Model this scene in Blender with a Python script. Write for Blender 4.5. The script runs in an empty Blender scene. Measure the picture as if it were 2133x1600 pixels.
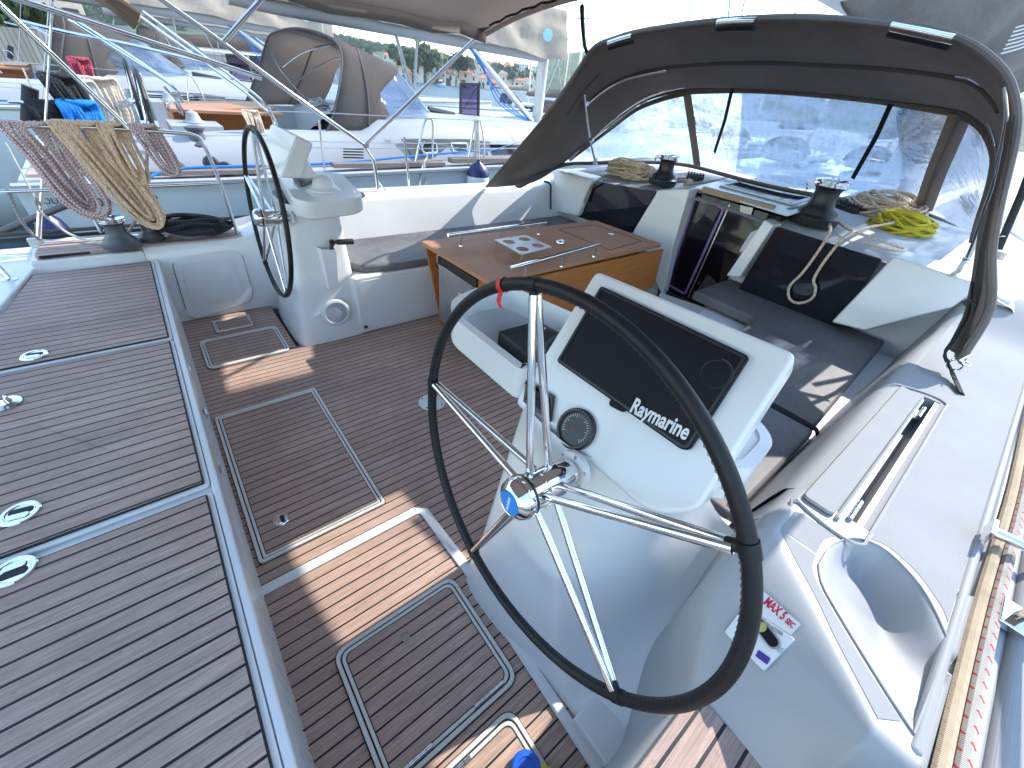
import bpy, bmesh, math, random
from mathutils import Vector, Matrix, noise
R_=math.radians
V=Vector
sc=bpy.context.scene
# ---------------------------------------------------------------- camera, sky, sun, exposure
FPX,CX,CY=840.0,1066.5,800.0
CAM=V((1.80,0.0,1.70))
_y,_p,_r=-0.83381501,0.63538628,0.11854153
_f=V((math.sin(_y)*math.cos(_p),math.cos(_y)*math.cos(_p),-math.sin(_p)))
_rt=V((math.cos(_y),-math.sin(_y),0)); _up=_rt.cross(_f)
RT=_rt*math.cos(_r)+_up*math.sin(_r); UP=_up*math.cos(_r)-_rt*math.sin(_r); FW=_f
cd=bpy.data.cameras.new('camera'); cam=bpy.data.objects.new('camera',cd); sc.collection.objects.link(cam)
cd.sensor_width=36; cd.lens=36*FPX/2133; cd.clip_start=.02; cd.clip_end=6000
M=Matrix((RT,UP,-FW)).transposed().to_4x4(); M.translation=CAM; cam.matrix_world=M
sc.camera=cam
SUN_EL,SUN_AZ=39.5,4.0            # azimuth from +Y (bow) towards +X (starboard)
w=bpy.data.worlds.new("World"); sc.world=w; w.use_nodes=True
nt=w.node_tree; sky=nt.nodes.new('ShaderNodeTexSky'); sky.sky_type='NISHITA'; sky.sun_disc=False
sky.sun_elevation=R_(SUN_EL); sky.sun_rotation=R_(SUN_AZ); sky.air_density=1.5; sky.dust_density=.2; sky.ozone_density=2.6
nt.links.new(sky.outputs[0],nt.nodes['Background'].inputs[0]); nt.nodes['Background'].inputs[1].default_value=.15
ld=bpy.data.lights.new('sun','SUN'); ld.energy=2.1; ld.angle=R_(.55); ld.color=(1,.95,.87)
sun=bpy.data.objects.new('sun',ld); sc.collection.objects.link(sun)
_e,_a=R_(SUN_EL),R_(SUN_AZ); sd=V((math.sin(_a)*math.cos(_e),math.cos(_a)*math.cos(_e),math.sin(_e)))
sun.rotation_euler=sd.to_track_quat('Z','Y').to_euler(); sun.location=(0,0,20)
sc.view_settings.view_transform='Standard'; sc.view_settings.look='None'; sc.view_settings.exposure=1.98; sc.view_settings.gamma=1
sc.cycles.max_bounces=8; sc.cycles.transparent_max_bounces=16; sc.cycles.caustics_reflective=False; sc.cycles.caustics_refractive=False
sc.cycles.use_adaptive_sampling=True
# ---------------------------------------------------------------- measuring helpers
def ray(x,y): return (RT*((x-CX)/FPX)-UP*((y-CY)/FPX)+FW)
def P(x,y,X=None,Y=None,Z=None,D=None,pl=None):
    d=ray(x,y)
    if X is not None: t=(X-CAM.x)/d.x
    elif Y is not None: t=(Y-CAM.y)/d.y
    elif Z is not None: t=(Z-CAM.z)/d.z
    elif pl is not None: t=(pl[0]-CAM).dot(pl[1])/d.dot(pl[1])
    else: t=D/d.length
    return CAM+d*t
def crv(pts,n,closed=False):
    "Catmull-Rom through pts, resampled evenly to n points"
    pts=[V(p) for p in pts]; L=len(pts); out=[]
    segs=L if closed else L-1
    for i in range(segs):
        if closed: a,b,c,d=pts[(i-1)%L],pts[i],pts[(i+1)%L],pts[(i+2)%L]
        else: a,b,c,d=pts[max(i-1,0)],pts[i],pts[i+1],pts[min(i+2,L-1)]
        for k in range(12):
            t=k/12; out.append(.5*((2*b)+(c-a)*t+(2*a-5*b+4*c-d)*t*t+(3*b-a-3*c+d)*t**3))
    out.append(pts[0].copy() if closed else pts[-1].copy())
    return resamp(out,n,closed)
def resamp(out,n,closed=False):
    cum=[0]
    for i in range(1,len(out)): cum.append(cum[-1]+(out[i]-out[i-1]).length)
    T=cum[-1]; res=[]; j=0; m=n if closed else n-1
    for i in range(n):
        s=T*i/m
        while j<len(out)-2 and cum[j+1]<s: j+=1
        q=(s-cum[j])/max(1e-9,cum[j+1]-cum[j]); res.append(out[j].lerp(out[j+1],min(1,q)))
    return res
def lerp(a,b,t): return a+(b-a)*t
def sst(a,b,x):
    t=max(0,min(1,(x-a)/(b-a))); return t*t*(3-2*t)
# ---------------------------------------------------------------- mesh builder
class MB:
    def __init__(s): s.v=[];s.f=[];s.m=[];s.uv=[];s.mi=0
    def face(s,idx,uv=None): s.f.append(idx); s.m.append(s.mi); s.uv.append(uv)
    def vs(s,pts):
        b=len(s.v); s.v+= [V(p) for p in pts]; return b
    def poly(s,pts): b=s.vs(pts); s.face(list(range(b,b+len(pts)))); return s
    def prism(s,pts,ext):
        ext=V(ext); n=len(pts); b=s.vs(pts); c=s.vs([V(p)+ext for p in pts])
        s.face([b+i for i in range(n)][::-1]); s.face([c+i for i in range(n)])
        for i in range(n): j=(i+1)%n; s.face([b+i,b+j,c+j,c+i])
        return s
    def box(s,c,d,rot=None):
        c=V(c); h=V(d)*.5; o=[(-1,-1),(1,-1),(1,1),(-1,1)]
        pts=[V((x*h.x,y*h.y,-h.z)) for x,y in o]; e=V((0,0,2*h.z))
        if rot is not None: pts=[rot@p for p in pts]; e=rot@e
        return s.prism([c+p for p in pts],e)
    def box2(s,a,b):
        a,b=V(a),V(b); return s.box((a+b)/2,[abs(b[i]-a[i]) for i in range(3)])
    def grid(s,rows,closeu=False,uvs=True):
        n=len(rows[0]); b=[s.vs(r) for r in rows]
        for i in range(len(rows)-1):
            for j in range(n if closeu else n-1):
                k=(j+1)%n
                s.face([b[i]+j,b[i]+k,b[i+1]+k,b[i+1]+j],[(j/n,i/len(rows)),((j+1)/n,i/len(rows)),((j+1)/n,(i+1)/len(rows)),(j/n,(i+1)/len(rows))])
        return s
    def tube(s,pts,r,n=8,closed=False,cap=True,flat=1.0,upv=None):
        pts=[V(p) for p in pts]; L=len(pts)
        if L<2: return s
        rs=r if isinstance(r,(list,tuple)) else [r]*L
        tan=[]
        for i in range(L):
            if closed: t=pts[(i+1)%L]-pts[(i-1)%L]
            else: t=pts[min(i+1,L-1)]-pts[max(i-1,0)]
            tan.append(t.normalized() if t.length>1e-9 else V((0,0,1)))
        u=V(upv) if upv else (V((0,0,1)) if abs(tan[0].z)<.9 else V((1,0,0)))
        base=[];ln=0;lens=[]
        for i in range(L):
            u=(u-tan[i]*u.dot(tan[i])); u=u.normalized() if u.length>1e-6 else tan[i].orthogonal().normalized()
            if upv: u=(V(upv)-tan[i]*V(upv).dot(tan[i])).normalized()
            w_=tan[i].cross(u)
            base.append(s.vs([pts[i]+(u*math.cos(a)*flat+w_*math.sin(a))*rs[i] for a in [2*math.pi*k/n for k in range(n)]]))
            if i: ln+=(pts[i]-pts[i-1]).length
            lens.append(ln)
        rng=range(L) if closed else range(L-1)
        for i in rng:
            j=(i+1)%L; l2=lens[j] if j else ln+(pts[0]-pts[-1]).length
            for k in range(n):
                q=(k+1)%n
                s.face([base[i]+k,base[i]+q,base[j]+q,base[j]+k],[(lens[i],k/n),(lens[i],(k+1)/n),(l2,(k+1)/n),(l2,k/n)])
        if cap and not closed:
            s.face([base[0]+k for k in range(n)][::-1]); s.face([base[-1]+k for k in range(n)])
        return s
    def cyl(s,a,b,r,n=16): return s.tube([a,b],r,n)
    def lathe(s,prof,c,ax=(0,0,1),n=28,cap=True):
        "prof: (radius, height) list"
        ax=V(ax).normalized(); e1=ax.orthogonal().normalized(); e2=ax.cross(e1); c=V(c); bs=[]
        for r,h in prof: bs.append(s.vs([c+ax*h+(e1*math.cos(a)+e2*math.sin(a))*max(r,1e-5) for a in [2*math.pi*k/n for k in range(n)]]))
        for i in range(len(prof)-1):
            for k in range(n): q=(k+1)%n; s.face([bs[i]+k,bs[i]+q,bs[i+1]+q,bs[i+1]+k])
        if cap: s.face([bs[0]+k for k in range(n)][::-1]); s.face([bs[-1]+k for k in range(n)])
        return s
    def ring(s,outer,inner,ext):
        "flat ring between two matching closed polylines, extruded by ext"
        ext=V(ext); n=len(outer); a=s.vs(outer); b=s.vs(inner); c=s.vs([V(p)+ext for p in outer]); d=s.vs([V(p)+ext for p in inner])
        for i in range(n):
            j=(i+1)%n
            s.face([a+i,b+i,b+j,a+j]); s.face([c+i,c+j,d+j,d+i]); s.face([a+i,a+j,c+j,c+i]); s.face([b+j,b+i,d+i,d+j])
        return s
    def add(s,o):
        b=len(s.v); s.v+=[p.copy() for p in o.v]
        for f,m,u in zip(o.f,o.m,o.uv): s.f.append([i+b for i in f]); s.m.append(m); s.uv.append(u)
        return s
def rrect(c,e1,e2,w,h,r,n=5):
    "rounded rectangle outline in plane e1,e2"
    c,e1,e2=V(c),V(e1),V(e2); out=[]
    for cx,cy,a0 in ((w/2-r,h/2-r,0),(-w/2+r,h/2-r,90),(-w/2+r,-h/2+r,180),(w/2-r,-h/2+r,270)):
        for k in range(n+1):
            a=R_(a0+90*k/n); out.append(c+e1*(cx+r*math.cos(a))+e2*(cy+r*math.sin(a)))
    return out
def rpoly(pts,r,n=5):
    "round the corners of a polygon"
    out=[];L=len(pts);pts=[V(p) for p in pts]
    for i in range(L):
        p,a,b=pts[i],pts[i-1],pts[(i+1)%L]; u=(a-p); v=(b-p); rr=min(r,u.length*.45,v.length*.45); u.normalize();v.normalize()
        s,e=p+u*rr,p+v*rr
        for k in range(n+1):
            t=k/n; out.append(s*(1-t)**2+p*2*t*(1-t)+e*t*t)
    return out
def inset(pts,d):
    "move a closed outline towards its centroid side by d (in its own plane)"
    n=V((0,0,0));L=len(pts)
    for i in range(L): n+=pts[i].cross(pts[(i+1)%L])
    n.normalize(); out=[]
    for i in range(L):
        t=(pts[(i+1)%L]-pts[i-1]).normalized(); out.append(pts[i]+n.cross(t)*d)
    return out
COL=sc.collection
def obj(name,mb,mat,parent=None,smooth=38,bevel=0,solid=0,sub=0,label=None,cat=None,group=None,kind=None,at=None,bseg=2,keep=False,off=0):
    me=bpy.data.meshes.new(name); o=bpy.data.objects.new(name,me); COL.objects.link(o)
    vs=mb.v
    if parent is not None: org=V((0,0,0)); base=V(parent.get('_w',(0,0,0)))
    elif keep: org=base=V((0,0,0))
    elif at is not None: org=base=V(at)
    else:
        mn=V([min(p[i] for p in vs) for i in range(3)]); mx=V([max(p[i] for p in vs) for i in range(3)])
        org=base=V(((mn.x+mx.x)/2,(mn.y+mx.y)/2,mn.z))
    me.from_pydata([tuple(p-base) for p in vs],[],mb.f)
    mats=mat if isinstance(mat,(list,tuple)) else [mat]
    for m in mats: me.materials.append(m)
    for p,mi in zip(me.polygons,mb.m): p.material_index=mi
    if any(u for u in mb.uv):
        ul=me.uv_layers.new(name='UVMap'); li=0; d=ul.data
        for p,u in zip(me.polygons,mb.uv):
            if u:
                for k,l in enumerate(p.loop_indices): d[l].uv=u[k]
    bm=bmesh.new(); bm.from_mesh(me)
    if sub==0 and not any(u for u in mb.uv): bmesh.ops.remove_doubles(bm,verts=bm.verts,dist=1e-6)
    elif sub: bmesh.ops.remove_doubles(bm,verts=bm.verts,dist=1e-5)
    bmesh.ops.recalc_face_normals(bm,faces=bm.faces)
    if smooth:
        ca=R_(smooth)
        for f in bm.faces: f.smooth=True
        for e in bm.edges:
            if len(e.link_faces)==2 and e.calc_face_angle(0)>ca: e.smooth=False
    bm.to_mesh(me); bm.free()
    if parent is not None: o.parent=parent
    else:
        o.location=org
    if solid:
        m=o.modifiers.new('solid','SOLIDIFY'); m.thickness=solid; m.offset=off
    if sub:
        m=o.modifiers.new('sub','SUBSURF'); m.levels=m.render_levels=sub
    if bevel:
        m=o.modifiers.new('bevel','BEVEL'); m.width=bevel; m.segments=bseg; m.limit_method='ANGLE'; m.angle_limit=R_(40)
        for e in me.polygons: e.use_smooth=True
        m.harden_normals=True
    o['_w']=tuple(base)
    tag(o,label,cat,group,kind)
    return o
def tag(o,label=None,cat=None,group=None,kind=None):
    if label: o['label']=label
    if cat: o['category']=cat
    if group: o['group']=group
    if kind: o['kind']=kind
    return o
def thing(name,loc,label,cat,group=None,rz=0):
    o=bpy.data.objects.new(name,None); COL.objects.link(o); o.empty_display_size=.1
    o.location=loc; o.rotation_euler=(0,0,rz); o['_w']=tuple(loc); return tag(o,label,cat,group)
def dup(root,loc,rz=0,label=None,group=None,scale=None):
    r=root.copy(); COL.objects.link(r); r.location=loc; r.rotation_euler=(0,0,rz)
    if scale: r.scale=scale
    if label: r['label']=label
    if group: r['group']=group
    for ch in list(root.children):
        c=ch.copy(); COL.objects.link(c); c.parent=r
        for g in ch.children:
            d=g.copy(); COL.objects.link(d); d.parent=c
    return r
# ---------------------------------------------------------------- materials
def lin(c): # sRGB 0-255 -> linear
    return tuple(((x/255)/12.92 if x/255<=.04045 else ((x/255+.055)/1.055)**2.4) for x in c)+(1,)
class NT:
    def __init__(s,name):
        s.m=bpy.data.materials.new(name); s.m.use_nodes=True; s.t=s.m.node_tree; s.b=s.t.nodes['Principled BSDF']; s.out=s.t.nodes['Material Output']
    def n(s,ty,**k):
        x=s.t.nodes.new('ShaderNode'+ty)
        for a,b in k.items(): setattr(x,a,b)
        return x
    def l(s,a,b): s.t.links.new(a,b)
    def math(s,op,a,b=None,c=None,clamp=False):
        x=s.n('Math',operation=op); x.use_clamp=clamp
        for i,q in enumerate((a,b,c)):
            if q is None: continue
            if isinstance(q,(int,float)): x.inputs[i].default_value=q
            else: s.l(q,x.inputs[i])
        return x.outputs[0]
    def mix(s,f,a,b,bt='MIX'):
        x=s.n('MixRGB',blend_type=bt)
        for i,q in enumerate((f,a,b)):
            if isinstance(q,(int,float)): x.inputs[i].default_value=q
            elif isinstance(q,tuple): x.inputs[i].default_value=q
            else: s.l(q,x.inputs[i])
        return x.outputs[0]
    def noise(s,scale,detail=3,vec=None,rough=.5,sc3=None):
        x=s.n('TexNoise'); x.inputs['Scale'].default_value=scale; x.inputs['Detail'].default_value=detail; x.inputs['Roughness'].default_value=rough
        if vec is None: vec=s.n('TexCoord').outputs['Object']
        if sc3:
            m=s.n('Mapping'); m.inputs['Scale'].default_value=sc3; s.l(vec,m.inputs[0]); vec=m.outputs[0]
        s.l(vec,x.inputs['Vector']); return x.outputs[0]
    def ramp(s,f,a,b,lo=0,hi=1):
        x=s.n('ValToRGB'); x.color_ramp.elements[0].position=lo; x.color_ramp.elements[1].position=hi
        x.color_ramp.elements[0].color=a; x.color_ramp.elements[1].color=b; s.l(f,x.inputs[0]); return x.outputs[0]
    def bump(s,h,st=.3,d=.002):
        x=s.n('Bump'); x.inputs['Strength'].default_value=st; x.inputs['Distance'].default_value=d; s.l(h,x.inputs['Height']); s.l(x.outputs[0],s.b.inputs['Normal']); return x
    def set(s,**k):
        for a,q in k.items():
            i=s.b.inputs[a.replace('_',' ')]
            if isinstance(q,(int,float,tuple)): i.default_value=q
            else: s.l(q,i)
        return s.m
def g3(v): return (v,v,v,1)
def simple(name,col,rough=.5,metal=0,var=.12,vs=6,bump=0,bs=200,coat=0,bd=.001,spec=.5):
    t=NT(name); c=col if len(col)==4 else col+(1,)
    n=t.noise(vs,4); d=tuple(x*(1-var) for x in c[:3])+(1,); u=tuple(min(1,x*(1+var)) for x in c[:3])+(1,)
    t.set(Base_Color=t.ramp(n,d,u,.3,.7),Metallic=metal,Roughness=t.math('ADD',rough-.06,t.math('MULTIPLY',t.noise(vs*3,3),.12)))
    t.b.inputs['Specular IOR Level'].default_value=spec
    if coat: t.b.inputs['Coat Weight'].default_value=coat; t.b.inputs['Coat Roughness'].default_value=.08
    if bump: t.bump(t.noise(bs,3),bump,bd)
    return t.m
def teak(name,pitch,base,dark,phase=0,seam=.0045):
    t=NT(name); g=t.n('NewGeometry').outputs['Position']; sx=t.n('SeparateXYZ'); t.l(g,sx.inputs[0])
    c=t.math('DIVIDE',t.math('ADD',sx.outputs[0],phase+10),pitch); fr=t.math('FRACT',c); idn=t.math('FLOOR',c)
    sm=t.math('GREATER_THAN',t.math('ABSOLUTE',t.math('SUBTRACT',fr,.5)),.5-seam/pitch/2)
    wn=t.n('TexWhiteNoise',noise_dimensions='1D'); t.l(idn,wn.inputs['W'])
    cmb=t.n('CombineXYZ'); t.l(sx.outputs[0],cmb.inputs[0]); t.l(t.math('ADD',sx.outputs[1],t.math('MULTIPLY',wn.outputs[0],7)),cmb.inputs[1]); t.l(idn,cmb.inputs[2])
    gr=t.noise(1,5,cmb.outputs[0],.65,(150,5,1)); gr2=t.noise(1,4,cmb.outputs[0],.6,(520,14,1)); big=t.noise(1.6,3,g); spot=t.noise(38,3,g,.7,(1,.45,1))
    col=t.mix(t.math('MULTIPLY',wn.outputs[0],.55),base,dark)
    col=t.mix(t.math('MULTIPLY',t.ramp(gr,g3(0),g3(1),.38,.66),.72),col,tuple(x*.55 for x in dark[:3])+(1,))
    col=t.mix(t.math('MULTIPLY',t.ramp(gr2,g3(0),g3(1),.52,.70),.5),col,tuple(min(1,x*1.45) for x in base[:3])+(1,))
    col=t.mix(t.math('MULTIPLY',t.ramp(big,g3(0),g3(1),.35,.65),.5),col,tuple(x*.66 for x in dark[:3])+(1,))
    col=t.mix(t.math('MULTIPLY',t.ramp(spot,g3(0),g3(1),.62,.72),.38),col,tuple(x*.35 for x in dark[:3])+(1,))
    col=t.mix(sm,col,(.010,.010,.013,1))
    h=t.math('ADD',t.math('MULTIPLY',gr,.5),t.math('ADD',t.math('MULTIPLY',gr2,.35),t.math('MULTIPLY',t.math('SUBTRACT',1,sm),1.0)))
    t.set(Base_Color=col,Roughness=t.math('SUBTRACT',.74,t.math('MULTIPLY',sm,.25))); t.b.inputs['Specular IOR Level'].default_value=.35; t.bump(h,.55,.0013); return t.m
def rope(name,base,fleck,fl2=None,amt=.6,sz=42):
    t=NT(name); uv=t.n('TexCoord').outputs['UV']; sx=t.n('SeparateXYZ'); t.l(uv,sx.inputs[0])
    a=t.math('ADD',t.math('MULTIPLY',sx.outputs[0],sz),t.math('MULTIPLY',sx.outputs[1],2.0))
    b=t.math('SUBTRACT',t.math('MULTIPLY',sx.outputs[0],sz),t.math('MULTIPLY',sx.outputs[1],2.0))
    f1=t.math('GREATER_THAN',t.math('FRACT',a),1-.38*amt); f2=t.math('GREATER_THAN',t.math('FRACT',b),.5)
    m=t.math('MULTIPLY',f1,f2); braid=t.math('SINE',t.math('MULTIPLY',a,25)); n=t.noise(14,3)
    col=t.mix(m,t.ramp(n,tuple(x*.78 for x in base[:3])+(1,),base,.3,.7),fleck)
    if fl2:
        f3=t.math('GREATER_THAN',t.math('FRACT',t.math('ADD',b,.5)),1-.3*amt); col=t.mix(t.math('MULTIPLY',f3,t.math('SUBTRACT',1,f2)),col,fl2)
    br=t.math('SINE',t.math('MULTIPLY',t.math('ADD',sx.outputs[0],t.math('MULTIPLY',sx.outputs[1],.012)),1500))
    t.set(Base_Color=col,Roughness=.85); t.bump(br,.5,.0012); return t.m
def nonskid(name,col,sc_=420,st=.6):
    t=NT(name); g=t.n('NewGeometry').outputs['Position']; sx=t.n('SeparateXYZ'); t.l(g,sx.inputs[0])
    r=t.math('SINE',t.math('MULTIPLY',sx.outputs[0],1500)); n=t.noise(3,4,g,.6); n2=t.noise(sc_,2,g)
    s=t.noise(40,4,g,.7)
    c=t.ramp(n,tuple(x*.93 for x in col)+(1,),tuple(min(1,x*1.03) for x in col)+(1,),.3,.7)
    c=t.mix(t.math('MULTIPLY',t.ramp(s,g3(0),g3(1),.64,.8),.18),c,(.3,.28,.25,1))
    t.set(Base_Color=c,Roughness=.85); t.b.inputs['Specular IOR Level'].default_value=.12; t.bump(t.math('ADD',t.math('MULTIPLY',r,.3),n2),st*.6,.0008); return t.m
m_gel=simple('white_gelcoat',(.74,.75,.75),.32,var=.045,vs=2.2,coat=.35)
m_geln_sun=simple('neighbour_gelcoat_sun_dimmed',(.36,.37,.385),.5,var=.05,vs=1.5,spec=.25)  # neighbour's white gelcoat, colour darkened because it lies in full sun
m_ns_shade=nonskid('nonskid_shade_lifted',(.52,.52,.52))  # same nonskid with its colour lightened for the shaded coachroof
m_gel2=simple('cream_gelcoat',(.66,.64,.58),.38,var=.06,vs=3,coat=.2)
m_ns_sun=nonskid('nonskid_sun_dimmed',(.33,.33,.335))  # light grey nonskid, colour darkened where the sun falls on the deck
m_gel_sun=simple('satin_gelcoat_sun_dimmed',(.36,.365,.375),.45,var=.05,vs=2.2,coat=.1)  # copy of the white gelcoat, colour darkened for the sunlit mouldings
m_sole=teak('teak_sole',.0468,(.62,.43,.34,1),(.43,.29,.23,1),phase=-.014,seam=.0058)
m_bench=teak('teak_bench',.0525,(.62,.45,.38,1),(.40,.285,.24,1),phase=.02,seam=.0072)
m_steel=simple('stainless_steel',(.72,.72,.73),.13,1,var=.05,vs=20)
m_steelb=simple('brushed_steel',(.55,.55,.55),.34,1,var=.1,vs=9)
m_chrome=simple('polished_chrome',(.85,.85,.86),.06,1,var=.02,vs=20)
m_leather=simple('black_leather',(.009,.009,.011),.5,var=.3,vs=30,spec=.35,bump=.35,bs=380)
m_rib=simple('ribbed_black',(.05,.052,.058),.45,var=.2,vs=20)
m_black=simple('black_plastic',(.022,.023,.026),.38,var=.2,vs=20,bump=.1,bs=300)
m_blackm=simple('matt_black_rubber',(.018,.018,.020),.7,var=.2,vs=20)
m_screen=simple('screen_cover',(.006,.007,.011),.5,var=.35,vs=9,spec=.22)
m_white=simple('white_plastic',(.72,.73,.74),.35,var=.03,vs=4)
m_blueb=simple('blue_badge',(.02,.22,.62),.3)
m_red=simple('red_tape',(.62,.03,.03),.5)
m_lit=simple('white_print',(.75,.76,.78),.5,var=.02)
m_redp=simple('red_print',(.55,.02,.05),.5,var=.02)
def fabric(name,col,rough=.9,wr=.25,wsc=9,var=.16,thin=0):
    t=NT(name); c=col+(1,); n=t.noise(2.3,5); n2=t.noise(26,4)
    cc=t.ramp(t.math('ADD',t.math('MULTIPLY',n,.7),t.math('MULTIPLY',n2,.3)),tuple(x*(1-var) for x in col)+(1,),tuple(x*(1+var) for x in col)+(1,),.35,.65)
    h=t.math('ADD',t.math('MULTIPLY',t.noise(wsc,4),1.0),t.math('MULTIPLY',t.noise(700,2),.05))
    t.set(Base_Color=cc,Roughness=rough); t.bump(h,wr,.02); t.b.inputs['Specular IOR Level'].default_value=.25
    if thin:
        tl=t.n('BsdfTranslucent'); tl.inputs[0].default_value=tuple(min(1,x*1.35) for x in col)+(1,); x=t.n('MixShader'); x.inputs[0].default_value=thin; t.l(t.b.outputs[0],x.inputs[1]); t.l(tl.outputs[0],x.inputs[2]); t.l(x.outputs[0],t.out.inputs[0])
    return t.m
m_canvas=fabric('taupe_canvas',(.27,.238,.215),thin=.72)
m_canvash=fabric('hood_canvas',(.22,.19,.172),thin=.2)
m_canvasd=fabric('dark_canvas',(.11,.10,.093))
m_bag=fabric('grey_sail_bag',(.20,.19,.19),wr=.9,wsc=5)
m_beige=fabric('beige_sail_cover',(.36,.30,.24),wr=.5,wsc=6)
m_cush=fabric('charcoal_cushion',(.135,.13,.132),.55,.12,12,.25)
m_cushg=fabric('grey_cushion',(.15,.148,.155),.55,.12,12,.3)
m_strap=fabric('black_webbing',(.016,.016,.018),.8,.1,30)
def vinyl(name,haze=.30):
    t=NT(name); tr=t.n('BsdfTransparent'); tr.inputs[0].default_value=(.56,.68,.84,1)
    gl=t.n('BsdfGlossy'); gl.inputs['Roughness'].default_value=.07; di=t.n('BsdfTranslucent'); di.inputs[0].default_value=(.50,.60,.76,1)
    d2=t.n('BsdfDiffuse'); d2.inputs[0].default_value=(.5,.6,.75,1)
    n=t.noise(2.2,6,None,.68,(1,1.6,3)); n2=t.noise(7,5,None,.7,(3,1,1))
    hz=t.math('MULTIPLY',t.ramp(t.math('ADD',t.math('MULTIPLY',n,.65),t.math('MULTIPLY',n2,.35)),g3(.0),g3(1),.42,.66),haze)
    hz=t.math('ADD',hz,haze*.35)
    a=t.n('MixShader'); a.inputs[0].default_value=.3; t.l(di.outputs[0],a.inputs[1]); t.l(d2.outputs[0],a.inputs[2])
    b=t.n('MixShader'); t.l(hz,b.inputs[0]); t.l(tr.outputs[0],b.inputs[1]); t.l(a.outputs[0],b.inputs[2])
    lw=t.n('LayerWeight'); lw.inputs[0].default_value=.12; bp=t.n('Bump'); bp.inputs['Strength'].default_value=.5; bp.inputs['Distance'].default_value=.02; t.l(t.noise(5,4),bp.inputs['Height']); t.l(bp.outputs[0],gl.inputs['Normal'])
    c=t.n('MixShader'); t.l(t.math('MULTIPLY',lw.outputs['Fresnel'],.8),c.inputs[0]); t.l(b.outputs[0],c.inputs[1]); t.l(gl.outputs[0],c.inputs[2]); t.l(c.outputs[0],t.out.inputs[0])
    return t.m
m_vinyl=vinyl('clear_vinyl',.95); m_vinyl2=vinyl('clear_vinyl_far',.35)
def acryl(name,col,a):
    t=NT(name); tr=t.n('BsdfTransparent'); tr.inputs[0].default_value=col+(1,); t.set(Base_Color=(.01,.008,.015,1),Roughness=.06)
    x=t.n('MixShader'); x.inputs[0].default_value=a; t.l(tr.outputs[0],x.inputs[1]); t.l(t.b.outputs[0],x.inputs[2]); t.l(x.outputs[0],t.out.inputs[0]); return t.m
m_smoke=acryl('smoked_acrylic',(.30,.27,.36),.55)
m_hatchg=acryl('violet_acrylic',(.62,.55,.72),.25)
m_glassd=simple('tinted_glass',(.008,.010,.016),.05,var=.1)
def varn(name,a,b,rough=.18,axis=(60,3,60)):
    t=NT(name); n=t.noise(1,5,None,.65,axis); big=t.noise(4,3)
    c=t.ramp(n,b,a,.3,.7); c=t.mix(t.math('MULTIPLY',big,.3),c,b); t.set(Base_Color=c,Roughness=t.math('ADD',rough,t.math('MULTIPLY',t.noise(9,4),.15))); t.b.inputs['Specular IOR Level'].default_value=.3; return t.m
m_table=varn('varnished_teak_top',(.52,.26,.14,1),(.38,.18,.10,1),.5)
m_tables=varn('varnished_teak_side',(.50,.19,.05,1),(.34,.115,.028,1),.3)
m_rawteak=varn('bare_teak_rail',(.48,.37,.25,1),(.30,.22,.15,1),.6)
m_stripe=simple('blue_stripe',(.02,.16,.5),.4)
m_ropeb=rope('beige_red_rope',(.95,.72,.50,1),(.5,.10,.05,1),(.48,.20,.10,1),.22,26)
m_roper=rope('white_red_rope',(.46,.43,.39,1),(.55,.06,.05,1),None,.5,26)
m_ropep=rope('mauve_rope',(.92,.78,.73,1),(.46,.16,.18,1),(.40,.28,.30,1),.9,60)
m_ropef=rope('fawn_fleck_rope',(.88,.72,.54,1),(.10,.07,.09,1),(.4,.2,.15,1),.28,26)
m_ropet=rope('tan_deck_rope',(.52,.40,.27,1),(.45,.12,.06,1),None,.10,30)
m_ropey=rope('yellow_rope',(.62,.52,.04,1),(.5,.42,.02,1),None,.3,40)
m_ropeg=rope('grey_rope',(.42,.40,.40,1),(.14,.12,.18,1),None,.9,40)
m_ropek=rope('black_rope',(.016,.016,.018,1),(.05,.05,.05,1),None,.5,40)
m_ropeu=rope('blue_rope',(.01,.22,.75,1),(.02,.35,.85,1),None,.5,40)
m_ropew=rope('white_rope',(.62,.60,.56,1),(.4,.38,.33,1),None,.5,40)
# ================================================================ THE YACHT WE STAND ON
Z0=V((0,0,1)); XA=V((1,0,0)); YA=V((0,1,0))
yacht=thing('sailing_yacht',(0,0,-.9),"near white yacht whose teak laid cockpit and white deck mouldings fill the foreground",'yacht')
# --- sole
mb=MB(); mb.prism([(-1.86,-.19,-.03),(1.86,-.19,-.03),(1.86,.56,-.03),(1.04,.56,-.03),(1.04,3.75,-.03),(-1.06,3.75,-.03),(-1.10,.45,-.03),(-1.86,.45,-.03)][::1],(0,0,.03))
obj('cockpit_sole',mb,m_sole,yacht,smooth=0)
# hull shell (below everything)
mb=MB(); rows=[]
for t in range(15):
    y=-1.0+t*.95; wd=2.28*(1-max(0,(y-3.5)/9.3)**2.0)
    rows.append([(-wd,y,.52 if y<.2 else .66+.02*y),(-wd-.02,y,.2),(-wd+.06,y,-.6),(-wd*.8,y,-1.3),(wd*.8,y,-1.3),(wd-.06,y,-.6),(wd+.02,y,.2),(wd,y,.52 if y<.2 else .66+.02*y)])
mb.grid(rows); mb.poly(rows[0]); obj('hull',mb,m_gel,yacht)
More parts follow.
